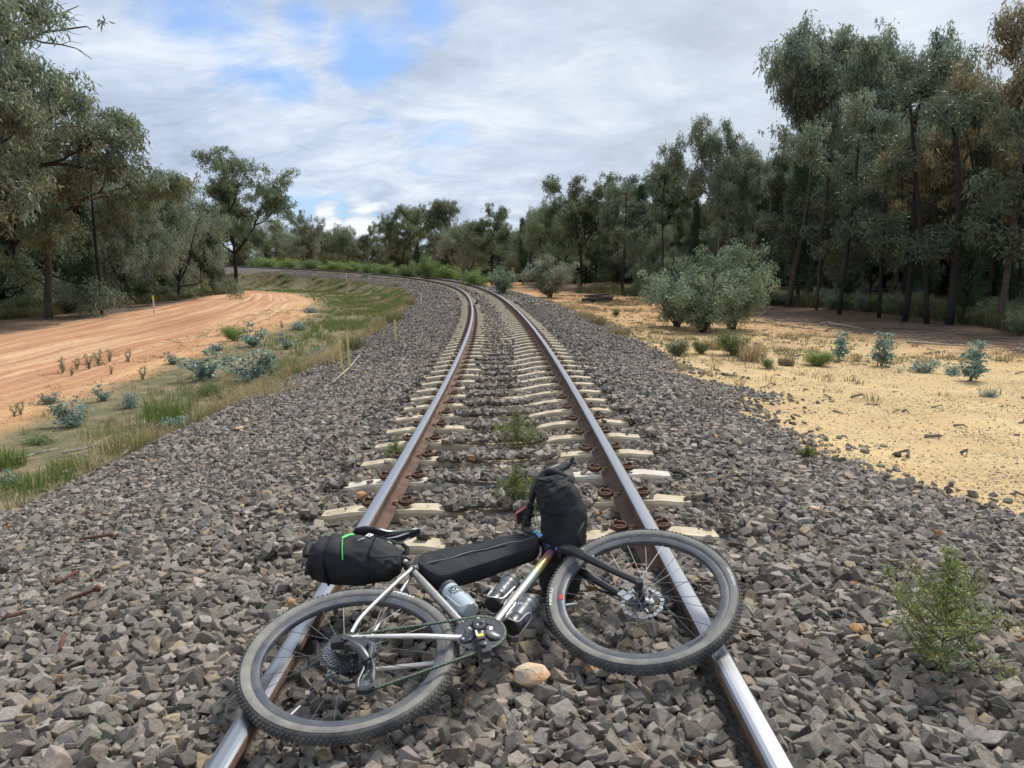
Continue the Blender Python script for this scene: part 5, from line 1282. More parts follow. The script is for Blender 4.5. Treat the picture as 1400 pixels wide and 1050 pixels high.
# ---- fork
fk = MB()
st = lambda *p: steer(np.array(p))
crownp = CROWN + SA * .008
for z in (1, -1):
    P = np.array([CROWN + SA * .01 + v3(0, 0, z * .012), CROWN - SA * .015 + SN * .004 + v3(0, 0, z * .034), CROWN - SA * .06 + SN * .012 + v3(0, 0, z * .046), CROWN - SA * .16 + SN * .020 + v3(0, 0, z * .051), CROWN - SA * .28 + SN * .032 + v3(0, 0, z * .055), CROWN - SA * .37 + SN * .047 + v3(0, 0, z * .057), CROWN - SA * .398 + SN * .050 + v3(0, 0, z * .057)])
    fk.tube(steer(P), [.022, .024, .0205, .0165, .0125, .0135, .0125], 14, flat=1.0, ref=STM @ v3(0, 0, 1))
fk.tube(steer(np.array([CROWN - SA * .012, CROWN + SA * .024])), .0245, 20)
FK = part(fk, 'fork', M_BLK)
mb = MB(); c = steer(CROWN - SA * .39 + SN * .05 + v3(0, 0, .058))[0]; mb.lathe([(.0145, -.012), (.0145, .010), (.012, .0125), (.006, .0125), (.006, .006), (0, .006)], c, axis_R(FAX), 22); part(mb, 'axle_cap', M_DK, FK)
for tq in (.10, .16, .23):
    mb = MB(); c = steer(CROWN - SA * tq + SN * .030 + v3(0, 0, .062))[0]; mb.lathe([(.0042, -.004), (.0042, .003), (.0, .0035)], c, axis_R(FAX), 10); part(mb, 'bolt', M_SIL, FK)
mb = MB(); c0 = steer(FA - SN * .02 + SA * .07 + v3(0, 0, -.046))[0]; mb.box(c0, (.030, .055, .024), STM @ axis_R((0, 0, 1), SN)); part(mb, 'brake_caliper', M_SIL, FK, smooth=False)
mb = MB(); mb.tube(steer(np.array([CROWN - SA * .36 + SN * .02 + v3(0, 0, -.06), CROWN - SA * .2 + v3(0, 0, -.062), CROWN - SA * .03 - SN * .01 + v3(0, 0, -.03), HB + SN * .05])), .0025, 6); part(mb, 'brake_hose', M_FAB2, FK)
# ---- seatpost and saddle
mb = MB(); mb.tube([SEATC + SEATT * .03, SEATC + SEATT * .235], .0136, 18); part(mb, 'seatpost', M_TIB)
SP = SEATC + SEATT * .255 - v3(.020, 0, 0)
sd = MB(); secs = []
for x, w, h in ((-.138, .056, .010), (-.128, .074, .022), (-.09, .078, .028), (-.05, .068, .028), (0, .042, .027), (.05, .029, .025), (.10, .024, .022), (.134, .019, .016), (.146, .010, .008)): secs.append((x, w, h))
Vv = []; ns = 16
for x, w, h in secs:
    for k in range(ns):
        a = k / ns * 2 * np.pi; Vv.append((SP[0] + .03 + x, SP[1] + .025 + h * math.sin(a) * (1 if math.sin(a) > 0 else .8) + .010 * (x / .13) ** 2 - .012 * (abs(math.cos(a)) ** 3) * (w / .07), w * math.cos(a)))
F = [(i * ns + k, i * ns + (k + 1) % ns, (i + 1) * ns + (k + 1) % ns, (i + 1) * ns + k) for i in range(len(secs) - 1) for k in range(ns)] + [tuple(range(ns)), tuple((len(secs) - 1) * ns + k for k in range(ns))]
sd.add(Vv, F); SD = part(sd, 'saddle', M_BLK)
mb = MB()
for z in (1, -1): mb.tube([SP + v3(.125, .018, z * .012), SP + v3(.07, -.012, z * .02), SP + v3(-.03, -.012, z * .022), SP + v3(-.10, .012, z * .03)], .0035, 6)
part(mb, 'saddle_rail', M_SIL, SD)
# ---- bar and stem
BCs = v3(.812, .602, .008); BC = CROWN + (BCs - CROWN) @ STM
stm = MB(); stm.tube(steer(np.array([CROWN + SA * .185, CROWN + SA * .262])), .0195, 20); stm.lathe([(0, -.026), (.023, -.026), (.0235, .026), (0, .026)], BCs, axis_R(FAX), 22); stm.tube([steer(CROWN + SA * .245)[0], BCs], [.022, .021], 14)
part(stm, 'stem', M_BLK)
def smooth_path(P, n, k=3):
    P = np.asarray(P, float); tt = np.linspace(0, len(P) - 1, n); Q_ = np.stack([np.interp(tt, range(len(P)), P[:, j]) for j in range(3)], 1)
    for _ in range(k): Q_[1:-1] = (Q_[:-2] + Q_[1:-1] * 2 + Q_[2:]) / 4
    return Q_
up_ = [v3(.812, .602, .0), v3(.826, .602, .06), v3(.838, .608, .13), v3(.848, .612, .175), v3(.868, .625, .212), v3(.915, .648, .228), v3(.975, .670, .232), v3(1.02, .682, .230)]
dnw = [CROWN + (p - CROWN) @ STM for p in up_]; dnw = [steer(p * v3(1, 1, -1))[0] for p in dnw]
HBAR = MB(); HBAR.tube(smooth_path(up_, 40), [.0125] * 12 + [.0165] * 28, 14); HBAR.tube(smooth_path(dnw, 40), [.0125] * 12 + [.0165] * 28, 14)
HBO = part(HBAR, 'handlebar', M_BLK)
for P_, ex in (([v3(.865, .580, .205), v3(.915, .610, .224), v3(.970, .640, .235), v3(1.02, .672, .235)], v3(1.045, .690, .234)),
               ([steer((CROWN + (p - CROWN) @ STM) * v3(1, 1, -1))[0] for p in (v3(.862, .588, .226), v3(.915, .620, .246), v3(.975, .652, .258), v3(1.035, .690, .255))], None)):
    Pt = smooth_path(P_, 110, 30); mb = MB(); mb.tube(Pt, .0172 + .0020 * np.abs(np.sin(np.arange(110) * .32)), 16); part(mb, 'grip_tape', M_TAPE, HBO)
    if ex is None: continue
    mb = MB(); dv = (ex - Pt[-1]) / np.linalg.norm(ex - Pt[-1]); mb.tube([Pt[-6], Pt[-1], ex, ex + dv * .02], [.0205, .0195, .014, .009], 10)
    r_ = np.random.default_rng(4)
    for k in range(6):
        q = ex + dv * r_.uniform(-.02, .01); w = r_.normal(size=3) * .008; mb.tube([q, q + w + dv * .010, q + w * 1.6 + dv * .016], [.008, .006, .003], 6)
    part(mb, 'bar_end', M_FAB2, HBO)
# cycle computer on its mount, seen edge-on with a red rim
mb = MB(); g0 = v3(.800, .640, .040); RG = STM @ axis_R((-.30, .90, .30), (1, 0, 0)); mb.box(g0, (.052, .082, .016), RG); CO = part(mb, 'cycle_computer', M_DK, B, smooth=False)
mb = MB(); mb.box(g0 + RG @ v3(0, 0, .0085), (.046, .070, .002), RG); part(mb, 'screen', M_BLK, CO, smooth=False)
mb = MB(); mb.tube([g0 + RG @ v3(q[0] * .026, q[1] * .041, -.001) for q in ((-1, -1), (1, -1), (1, 1), (-1, 1))], .0035, 6, closed=True); part(mb, 'case_edge', M_RED, CO)
mb = MB(); mb.tube([g0, (g0 + BCs) / 2 + v3(.01, 0, .01), BCs + v3(.004, 0, .03)], [.009, .007, .010], 8); part(mb, 'mount', M_BLK, CO)
# ---- crankset
cr = empty('crankset'); cr.parent = B; cr.location = tuple(BB)
mb = MB(); nt_ = 42; a = np.linspace(0, 2 * np.pi, nt_ * 4, endpoint=False); ro = .0855 + .0035 * np.sign(np.sin(a * nt_ + .3)); n4 = len(a)
Vv = []
for rr_, z_ in ((ro, .047), (np.full(n4, .052), .047), (np.full(n4, .052), .0435), (ro, .0435)): Vv += [(q * math.cos(t), q * math.sin(t), z_) for q, t in zip(rr_, a)]
F = [(k * n4 + i, k * n4 + (i + 1) % n4, ((k + 1) % 4) * n4 + (i + 1) % n4, ((k + 1) % 4) * n4 + i) for k in range(4) for i in range(n4)]
mb.add(Vv, F)
part(mb, 'chainring', M_DK, cr, smooth=False)
cd = v3(-.030, -.167, 0); cd = cd / np.linalg.norm(cd)
a = np.linspace(0, 2 * np.pi, 120, endpoint=False); an0 = math.atan2(cd[1], cd[0]) + math.pi / 3
rl = .027 + .050 * np.maximum(0, np.cos(3 * (a - an0))) ** .55; mb = MB(); Vv = []
for k_, z_ in ((.98, .0470), (1.0, .0500), (.93, .0545), (.45, .0600), (.02, .0610)): Vv += [(q * k_ * math.cos(t), q * k_ * math.sin(t), z_) for q, t in zip(rl, a)]
mb.add(Vv, [(k * 120 + i, k * 120 + (i + 1) % 120, (k + 1) * 120 + (i + 1) % 120, (k + 1) * 120 + i) for k in range(4) for i in range(120)])
mb.lathe([(.022, .056), (.024, .062), (.023, .074), (.019, .080), (.0125, .0805), (.0118, .0775), (.006, .0770), (0, .0770)], n=28); part(mb, 'spider', M_DK, cr)
for k in range(3):
    t = an0 + k * 2 * np.pi / 3; mb = MB(); mb.lathe([(0, .0560), (.0055, .0558), (.0058, .0535)], v3(.066 * math.cos(t), .066 * math.sin(t), 0), n=12); part(mb, 'chainring_bolt', M_SIL, cr)
for z in (1, -1):
    d = cd * z; base_ = v3(0, 0, z * .062)
    mb = MB(); mb.tube([base_ + d * .010, base_ + d * .03, base_ + d * .10 + v3(0, 0, z * .006), base_ + d * .172 + v3(0, 0, z * .012)], [.021, .0175, .0135, .0155], 14, flat=.62, ref=v3(0, 0, 1)); part(mb, 'crank_arm', M_DK, cr)
    pc = base_ + d * .172 + v3(0, 0, z * .014)
    pe = empty('pedal'); pe.parent = cr; pe.location = tuple(pc)
    mb = MB(); mb.lathe([(.0075, 0), (.0075, z * .02), (.012, z * .022), (.011, z * .068), (.0, z * .070)], n=16); mb.box((.004, -.002, z * .042), (.030, .058, .036)); mb.box((0, .028, z * .042), (.022, .012, .05)); part(mb, 'pedal_body', M_DK, pe, smooth=False)
    mb = MB(); mb.box((-.002, .036, z * .042), (.018, .006, .03)); mb.box((.0, -.033, z * .030), (.026, .006, .010)); mb.tube([(.018, .02, z * .02), (.02, -.02, z * .03), (.016, -.03, z * .055)], .003, 6); part(mb, 'pedal_clip', M_SIL, pe, smooth=False)
mb = MB(); mb.lathe([(.0118, .0790), (.0085, .0790), (.0062, .0775), (0, .0772)], n=18); part(mb, 'crank_bolt', M_BLK, cr)
mb = MB(); c = cd * .052 + v3(0, 0, .0755); mb.lathe([(0, .002), (.010, .0015), (.0105, -.001)], c, n=18); part(mb, 'yellow_badge', M_YEL, cr)
mb = MB(); c = cd * .018; mb.tube([c + v3(-.014, 0, .0735), c + cd * .03 + v3(-.011, 0, .0735)], .0035, 6, flat=.4); part(mb, 'white_mark', M_WHITE, cr)
# ---- cassette, derailleur, chain
cs = empty('cassette'); cs.parent = RW
M_COG = simple('cassette_steel', (.22, .22, .225), .32, .85, .2, 60)
for i, (rad, z) in enumerate(((.098, .021), (.088, .0245), (.078, .028), (.069, .0315), (.061, .035), (.054, .0385), (.048, .042), (.042, .0455), (.036, .049), (.030, .0525), (.025, .056))):
    nt_ = int(rad * 2 * math.pi / .0127); a = np.linspace(0, 2 * np.pi, nt_ * 4, endpoint=False); ro = rad - .002 + .004 * np.sign(np.sin(a * nt_)) * .8; n4 = len(a); ri = rad * .80
    Vv = []
    for rr_, z_ in ((ro, z + .0009), (np.full(n4, ri), z + .0009), (np.full(n4, ri), z - .0009), (ro, z - .0009)): Vv += [(q * math.cos(t), q * math.sin(t), z_) for q, t in zip(rr_, a)]
    mb = MB(); mb.add(Vv, [(k * n4 + i_, k * n4 + (i_ + 1) % n4, ((k + 1) % 4) * n4 + (i_ + 1) % n4, ((k + 1) % 4) * n4 + i_) for k in range(4) for i_ in range(n4)])
    for q in range(6):
        t = q / 6 * 2 * np.pi + i * .2; mb.tube([(.016 * math.cos(t), .016 * math.sin(t), z), (ri * 1.02 * math.cos(t + .2), ri * 1.02 * math.sin(t + .2), z)], .0022, 4)
    mb.build('sprocket', M_COG if i else M_DK, cs)
de = empty('rear_derailleur'); de.parent = B
mb = MB(); mb.tube([(.0, -.004, .074), (.004, -.035, .082)], [.012, .014], 12); mb.box((.022, -.050, .084), (.075, .040, .022), axis_R((0, 0, 1), (.9, -.45, 0))); mb.tube([(-.005, -.03, .086), (.03, -.085, .088), (.048, -.118, .070)], [.014, .018, .015], 10, flat=.7, ref=(0, 0, 1)); mb.tube([(.045, -.03, .088), (.065, -.075, .088), (.052, -.118, .074)], [.010, .010, .011], 8, flat=.6, ref=(0, 0, 1)); part(mb, 'derailleur_body', M_DK, de)
mb = MB(); mb.box((-.036, -.028, .088), (.042, .034, .028), axis_R((0, 0, 1), (1, -.12, 0))); mb.tube([(-.015, -.03, .088), (-.012, -.03, .104)], [.013, .012], 12); part(mb, 'battery', M_BLK, de, smooth=False)
P1, P2 = v3(.046, -.115, .050), v3(.030, -.205, .048)
mb = MB()
for z_ in (.012, -.010):
    for sd_ in (-1, 1):
        o_ = v3(sd_ * .018, 0, z_); mb.tube([P1 + v3(sd_ * .012, .012, z_), P1 + o_ * v3(.9, 1, 1) - v3(0, .03, 0), P2 + o_ * v3(1.2, 1, 1) + v3(0, .02, 0), P2 + v3(sd_ * .026, -.012, z_)], [.0055, .004, .005, .006], 6, flat=.4, ref=(0, 0, 1))
    mb.tube([P2 + v3(-.03, -.012, z_), P2 + v3(0, -.022, z_), P2 + v3(.032, -.008, z_)], [.006, .009, .006], 6, flat=.35, ref=(0, 0, 1))
part(mb, 'cage', M_DK, de)
for P_ in (P1, P2):
    a = np.linspace(0, 2 * np.pi, 56, endpoint=False); ro = .0235 + .0028 * np.sign(np.sin(a * 14)); mb = MB(); Vv = []
    for rr_, z_ in ((np.full(56, .001), .003), (ro, .002), (ro, -.002), (np.full(56, .001), -.003)): Vv += [(P_[0] + q * math.cos(t), P_[1] + q * math.sin(t), P_[2] + z_) for q, t in zip(rr_, a)]
    mb.add(Vv, [(k * 56 + i_, k * 56 + (i_ + 1) % 56, (k + 1) * 56 + (i_ + 1) % 56, (k + 1) * 56 + i_) for k in range(3) for i_ in range(56)]); mb.build('pulley', M_COG, de)
def arc(c, r, a0, a1, z, n=14): return [v3(c[0] + r * math.cos(t), c[1] + r * math.sin(t), z) for t in np.linspace(a0, a1, n)]
cp_ = [v3(-.005, .048, .0455)] + [v3(.06, .045, .0452)] + arc(BB, .0865, math.radians(97), math.radians(-92), .0452, 30) + [P2 + v3(.012, -.022, 0)] + arc(P2, .024, math.radians(-70), math.radians(-190), P2[2], 8) + arc(P1, .024, math.radians(-10), math.radians(110), P1[2], 8) + arc((0, 0), .046, math.radians(-60), math.radians(-270), .0455, 18)
cp_ = np.array(cp_); seg = np.linalg.norm(np.diff(cp_, axis=0), axis=1); cum = np.concatenate([[0], np.cumsum(seg)]); nl_ = int(cum[-1] / .0127)
mb = MB()
for i in range(nl_):
    t0, t1 = i * .0127, (i + 1) * .0127; a_ = v3(*[np.interp(t0, cum, cp_[:, k]) for k in range(3)]); b_ = v3(*[np.interp(t1, cum, cp_[:, k]) for k in range(3)])
    w = .0032 if i % 2 else .0022; dd_ = b_ - a_; R = axis_R((0, 0, 1), dd_)
    for zz in (w, -w): mb.box((a_ + b_) / 2 + v3(0, 0, zz), (.0150, .0078, .0011), R)
    mb.tube([a_ - v3(0, 0, .0036), a_ + v3(0, 0, .0036)], .0032, 6)
mb.build('chain', M_CHAIN, B)
# ---- cages
def along(p0, d, off, perp): return p0 + d * off + perp
def cage(base, d, nrm):
    side = np.cross(d, nrm); r = .0385; c0 = base + nrm * .058
    mb = MB()
    def pt(l, a): return c0 + d * l + (math.cos(a) * nrm + math.sin(a) * side) * r
    P = [pt(.115, 2.7), pt(.06, 2.6), pt(.02, 2.5), pt(-.003, 1.6), pt(.005, .8), pt(.06, .70), pt(.085, .45), pt(.092, 0), pt(.085, -.45), pt(.06, -.70), pt(.005, -.8), pt(-.003, -1.6), pt(.02, -2.5), pt(.06, -2.6), pt(.115, -2.7)]
    P = np.array(P); tt = np.linspace(0, len(P) - 1, 90); Ps = np.stack([np.interp(tt, range(len(P)), P[:, k]) for k in range(3)], 1)
    for _ in range(4): Ps[1:-1] = (Ps[:-2] + Ps[1:-1] * 2 + Ps[2:]) / 4
    mb.tube(Ps, .0024, 7); mb.tube([pt(.02, 3.14), pt(.11, 3.14)], .005, 6, flat=.4); part(mb, 'bottle_cage', M_CAGE); return c0
sn = v3(SEATT[1], -SEATT[0], 0); dtd = (DT_end - BB) / np.linalg.norm(DT_end - BB); dn = v3(-dtd[1], dtd[0], 0)
c1 = cage(BB + SEATT * .165, SEATT, sn); c2 = cage(BB + dtd * .205, dtd, dn); c3 = cage(BB + dtd * .120, dtd, -dn)

# ------------------------------------------------------------------ things carried on the bicycle (each lifts off)
def carried(name, label, cat, group=None):
    o = empty(name); o.matrix_world = BM; return tag(o, label, cat, group)
M_CLR = simple('clear_plastic', (.62, .70, .74), .22, 0, .05, 20, spec=.6, coat=.4)
_p = M_CLR.node_tree.nodes['Principled BSDF']; _p.inputs['Transmission Weight'].default_value = .25
M_CAP = simple('dark_cap', (.05, .055, .06), .5, 0, .15, 60)
M_BTL = simple('smoky_bottle', (.075, .085, .095), .38, 0, .2, 20, spec=.5, dirt=(.16, .15, .14), dscale=14, damt=.4)
def bottle(c0, d, L, body, cap, label, r=.0365, mark=None):
    Bt = carried('water_bottle', label, 'water bottle', 'bottles in the frame cages'); R = axis_R(d, (0, 0, 1))
    mb = MB(); mb.lathe([(0, 0), (r - .006, 0), (r, .006), (r, L * .34), (r, L * .52), (r * .93, L * .58), (r * .93, L * .64), (r, L * .70), (r, L * .80), (r * .95, L * .83)], c0, R, 32); part(mb, 'bottle_body', body, Bt)
    if body is M_BTL: mb = MB(); mb.lathe([(0, -.0006), (r - .005, -.0006), (r + .0006, .006), (r + .0006, L * .26), (r, L * .265)], c0, R, 32); part(mb, 'bottle_base', M_BLK, Bt)
    mb = MB(); mb.lathe([(r * .95, L * .815), (r * 1.01, L * .83), (r * 1.01, L * .93), (r * .86, L * .955), (r * .45, L * .965), (r * .40, L * 1.04), (r * .25, L * 1.06), (0, L * 1.06)], c0, R, 32); part(mb, 'bottle_cap', cap, Bt)
    return Bt, R
b1, R1 = bottle(c1, SEATT, .185, M_CLR, M_CAP, 'clear water bottle with black print, in the cage on the seat tube')
b2, R2 = bottle(c2, dtd, .175, M_BTL, M_CAP, 'smoky dark bottle in the upper cage of the down tube')
b3, R3 = bottle(c3, dtd, .175, M_BTL, M_CAP, 'grey bottle in the cage under the down tube')
def bottle_text(s, size, c0, R, r, l0, phi, parent, mat, turn=0.0):
    Vv, F = text_mesh(s, size); x, y = Vv[:, 0], Vv[:, 1]; c, sn_ = math.cos(turn), math.sin(turn); x, y = c * x - sn_ * y, sn_ * x + c * y
    # x runs round the bottle, y along it
    a = phi + x / r; P = c0 + np.stack([r * 1.015 * np.cos(a), r * 1.015 * np.sin(a), l0 + y], 1) @ R.T
    link('writing', raw_mesh('writing', P, [F]), mat, parent)
bottle_text('JOY', .030, c1, R1, .0365, .112, .0, b1, M_GPRT)
bottle_text('RIDE', .017, c1, R1, .0365, .090, .0, b1, M_GPRT)
mb = MB()
for k in range(5):
    a = -.5 + k * .25; q = [c1 + R1 @ v3(.0371 * math.cos(a + dx), .0371 * math.sin(a + dx), .124 + dz) for dx, dz in ((0, 0), (.12, .008), (.2, .001))]; mb.tube(q, .0010, 4)
part(mb, 'scribble', M_GPRT, b1)
bottle_text('JR', .016, c2, R2, .0365, .06, .25, b2, M_GPRT)
bottle_text('UCI', .012, c3, R3, .0365, .095, -.2, b3, M_WHITE)
# soft bags as swept superellipses
def soft(mb, path, half, nseg=40, p=2.6, wr=.004, seed=0, up=(0, 0, 1), sub=8, closed_ends=True):
    """path (n,3); half (n,2): half sizes along up and across; wrinkled"""
    path = np.asarray(path, float); half = np.asarray(half, float); n = len(path); tt = np.linspace(0, n - 1, (n - 1) * sub + 1)
    Ps = np.stack([np.interp(tt, range(n), path[:, k]) for k in range(3)], 1); Hs = np.stack([np.interp(tt, range(n), half[:, k]) for k in range(2)], 1)
    for _ in range(sub // 2): Ps[1:-1] = (Ps[:-2] + Ps[1:-1] * 2 + Ps[2:]) / 4; Hs[1:-1] = (Hs[:-2] + Hs[1:-1] * 2 + Hs[2:]) / 4
    T = np.gradient(Ps, axis=0); T /= np.linalg.norm(T, axis=1)[:, None]; U = np.array(up, float); a = np.linspace(0, 2 * np.pi, nseg, endpoint=False); Vv = []
    for i in range(len(Ps)):
        S_ = np.cross(T[i], U); S_ /= np.linalg.norm(S_); U2 = np.cross(S_, T[i])
        ca, sa = np.cos(a), np.sin(a); e = 2 / p; x = np.sign(ca) * np.abs(ca) ** e; y = np.sign(sa) * np.abs(sa) ** e
        w = (fbm(a * 1.6 + 10, np.full(nseg, i * .16 + seed), seed) - .5) * wr * 3 + (fbm(a * 4 + 3, np.full(nseg, i * .5 + seed), seed + 3) - .5) * wr * 1.6
        Vv.append(Ps[i] + (x * (Hs[i, 0] + w))[:, None] * U2 + (y * (Hs[i, 1] + w))[:, None] * S_)
    Vv = np.concatenate(Vv); m_ = len(Ps); F = [(i * nseg + k, i * nseg + (k + 1) % nseg, (i + 1) * nseg + (k + 1) % nseg, (i + 1) * nseg + k) for i in range(m_ - 1) for k in range(nseg)]
    if closed_ends: F += [tuple(range(nseg))[::-1], tuple((m_ - 1) * nseg + k for k in range(nseg))]
    mb.add(Vv, F); return Ps, Hs
# saddle bag: from the seatpost back and up, roll-closed tail
SB = carried('saddle_bag', 'black roll-closed seat bag with a green pull tab, behind the saddle', 'bag')
A0, A1 = v3(.250, .500, .000), v3(-.098, .622, .006)
pa = [A0, A0 + (A1 - A0) * .12 + v3(.0, .0, 0), A0 + (A1 - A0) * .4, A0 + (A1 - A0) * .72, A0 + (A1 - A0) * .93, A1 + v3(0, 0, 0)]
mb = MB(); soft(mb, pa, [(.034, .050), (.062, .080), (.090, .098), (.095, .092), (.082, .074), (.040, .064)], wr=.008, p=2.5, seed=4, nseg=56); part(mb, 'bag_body', M_FAB, SB)
ax_ = (A1 - A0) / np.linalg.norm(A1 - A0); pn = v3(ax_[1], -ax_[0], 0); pn = -pn if pn[1] < 0 else pn
mb = MB(); E0 = A1 + ax_ * .004; mb.tube([E0 - pn * .040 + v3(0, 0, .040), E0 + ax_ * .004 - pn * .02 + v3(0, 0, .052), E0 + ax_ * .004 + pn * .02 + v3(0, 0, .052), E0 + pn * .040 + v3(0, 0, .044)], [.014, .016, .016, .013], 10); mb.tube([E0 - pn * .05 + v3(0, 0, -.03), E0 + ax_ * .010 + v3(0, 0, -.02), E0 + pn * .05 + v3(0, 0, -.03)], .012, 10); part(mb, 'roll_closure', M_FAB2, SB)
def on_bag(t, s_, h): return A0 + (A1 - A0) * t + pn * s_ + v3(0, 0, h)
mb = MB(); mb.tube([on_bag(.56, .066, .070 + .014), on_bag(.60, .040, .081 + .014), on_bag(.64, .012, .084 + .014)], [.009, .008, .007], 4, flat=.18, ref=(0, 0, 1)); mb.tube([on_bag(.64, .012, .084 + .014), on_bag(.62, -.02, .083 + .014), on_bag(.60, -.055, .076 + .014), on_bag(.58, -.085, .045 + .014)], .0022, 6); part(mb, 'pull_tab', M_GREEN, SB)
mb = MB()
for a_, b_ in (((.32, .040), (.37, .052)), ((.37, .052), (.40, .036)), ((.35, .034), (.40, .036)), ((.33, .048), (.36, .030))): mb.tube([on_bag(a_[0], a_[1], .0815 + .014), on_bag(b_[0], b_[1], .0815 + .014)], .0034, 4, flat=.4, ref=(0, 0, 1))
part(mb, 'white_emblem', M_WHITE, SB)
mb = MB(); mb.tube([on_bag(.46, -.004, .0835 + .014), on_bag(.405, .018, .0835 + .014)], .0020, 4); part(mb, 'white_dash', M_WHITE, SB)
mb = MB(); pth = [on_bag(t, -.052 - .02 * math.sin(t * 3), .062) for t in np.linspace(.03, .98, 16)]; mb.tube(pth, .0028, 6); pth = [on_bag(t, .078 - .02 * abs(t - .5), .035) for t in np.linspace(.1, .95, 12)]; mb.tube(pth, .0028, 6); part(mb, 'seam', M_FAB2, SB)
for tq in (.30, .78):
    mb = MB(); hh = (np.interp(tq, [.12, .4, .72, .93], [.062, .090, .095, .082]), np.interp(tq, [.12, .4, .72, .93], [.080, .098, .092, .074])); mb.tube([on_bag(tq + .01 * math.sin(3 * a), 0, .003) + pn * hh[0] * 1.03 * np.sign(math.cos(a)) * abs(math.cos(a)) ** .8 + v3(0, 0, 1) * hh[1] * 1.03 * np.sign(math.sin(a)) * abs(math.sin(a)) ** .8 for a in np.linspace(0, 2 * np.pi, 44, endpoint=False)], .008, 6, closed=True, flat=.3, ref=ax_)
    part(mb, 'compression_strap', M_FAB2, SB)
mb = MB()
for q in (.08, .13): c = SEATC + SEATT * q; mb.lathe([(.0145, -.011), (.0205, -.010), (.0205, .010), (.0145, .011)], c, axis_R(SEATT), 20)
mb.tube([SEATC + SEATT * .10 + v3(.02, 0, .01), SEATC + SEATT * .10 + v3(.03, .02, .03), SEATC + SEATT * .15 + v3(.018, .02, .04)], [.012, .010, .006], 6, flat=.4); mb.tube([on_bag(.02, .06, .03 + .014), SP + v3(.0, -.01, .03), SP + v3(.06, .0, .03)], [.010, .008, .008], 6, flat=.3); part(mb, 'strap', M_FAB2, SB)
# frame bag: long wedge under the top tube
FB = carried('frame_bag', 'long black frame bag with a pale zip hanging under the top tube', 'bag')
poly = np.array([(.302, .420), (.316, .488), (.42, .497), (.55, .502), (.70, .510), (.79, .517), (.815, .508), (.822, .470), (.812, .425), (.785, .398), (.70, .370), (.55, .335), (.45, .315), (.372, .297), (.345, .318)])
def resample(poly, n):
    q = np.vstack([poly, poly[:1]]); s_ = np.concatenate([[0], np.cumsum(np.linalg.norm(np.diff(q, axis=0), axis=1))]); t = np.linspace(0, s_[-1], n, endpoint=False)
    P = np.stack([np.interp(t, s_, q[:, k]) for k in range(2)], 1)
    for _ in range(2): P = (np.roll(P, 1, 0) + 2 * P + np.roll(P, -1, 0)) / 4
    return P
P0 = resample(poly, 90); cen = P0.mean(0); Vv = []
lay = [(-.030, .90), (-.034, .97), (-.028, 1.0), (.0, 1.01), (.020, 1.0), (.029, .975), (.033, .93), (.0355, .80), (.0365, .5), (.0365, .15)]
axl = np.stack([P0[:, 0], np.interp(P0[:, 0], [.3, .84], [.40, .46])], 1)
for z_, k_ in lay:
    q = axl + (P0 - axl) * k_; q[:, 0] = cen[0] + (P0[:, 0] - cen[0]) * (1 - (1 - k_) * .18)
    zz = z_ + (fbm(q[:, 0] * 14, q[:, 1] * 30, 8) - .5) * (.020 if abs(z_) > .025 else .004); Vv.append(np.column_stack([q, zz]))
Vv = np.concatenate(Vv); F = [(i * 90 + k, i * 90 + (k + 1) % 90, (i + 1) * 90 + (k + 1) % 90, (i + 1) * 90 + k) for i in range(len(lay) - 1) for k in range(90)] + [tuple(range(90))[::-1], tuple((len(lay) - 1) * 90 + k for k in range(90))]
mb = MB(); mb.add(Vv, F); part(mb, 'bag_body', M_FAB, FB)
M_ZIP = simple('grey_zip', (.16, .16, .165), .5, 0, .1, 80)
mb = MB(); mb.tube([(x, np.interp(x, [.33, .45, .6, .75, .835], [.400, .418, .438, .450, .462]) + .004 * math.sin(x * 40), .0375) for x in np.linspace(.335, .80, 26)], .0022, 5); part(mb, 'zip', M_ZIP, FB)
mb = MB(); mb.tube([tuple(np.append(cen + (p - cen) * v3(.985, .93, 0)[:2], .0325)) for p in P0[::2]], .0022, 5, closed=True); part(mb, 'piping', M_FAB2, FB)
mb = MB()
for c, d_, r_ in ((SEATC - SEATT * .012, SEATT, .0185), (HB + SA * .10, SA, .025), (BB + (DT_end - BB) * .955, dtd, .0225)): mb.lathe([(r_ - .003, -.013), (r_, -.012), (r_, .012), (r_ - .003, .013)], c, axis_R(d_), 22)
part(mb, 'strap', M_FAB2, FB)
mb = MB(); mb.tube([(.775, .482, .037), (.760, .492, .042), (.750, .488, .044)], [.004, .003, .003], 5); part(mb, 'zip_puller', M_ZIP, FB)
# handlebar roll: standing up along the bar
HBG = carried('handlebar_bag', 'black roll bag strapped to the handlebar, standing upright like a sack', 'bag')
pth = [v3(.868, .372, -.215), v3(.880, .385, -.19), v3(.905, .410, -.10), v3(.924, .438, 0), v3(.926, .478, .12), v3(.912, .502, .19), v3(.904, .516, .225), v3(.900, .528, .250), v3(.898, .534, .272)]
hs_ = [(.045, .05), (.074, .078), (.084, .088), (.084, .086), (.086, .092), (.078, .086), (.066, .078), (.050, .066), (.030, .056)]
mb = MB(); soft(mb, pth, hs_, up=SA, p=2.3, wr=.010, seed=9, sub=7, nseg=56); part(mb, 'bag_body', M_FAB, HBG)
def hbp(z, a, k=1.0):
    """point on the roll's skin: z along it, a = angle (0 ahead, 90 deg towards the saddle side up)"""
    p = np.array(pth); c = v3(*[np.interp(z, p[:, 2], p[:, i]) for i in (0, 1)], z); hh = [np.interp(z, p[:, 2], np.array(hs_)[:, i]) for i in (0, 1)]
    return c + STM @ (SN * math.cos(a) * hh[1] * k + SA * math.sin(a) * hh[0] * k)
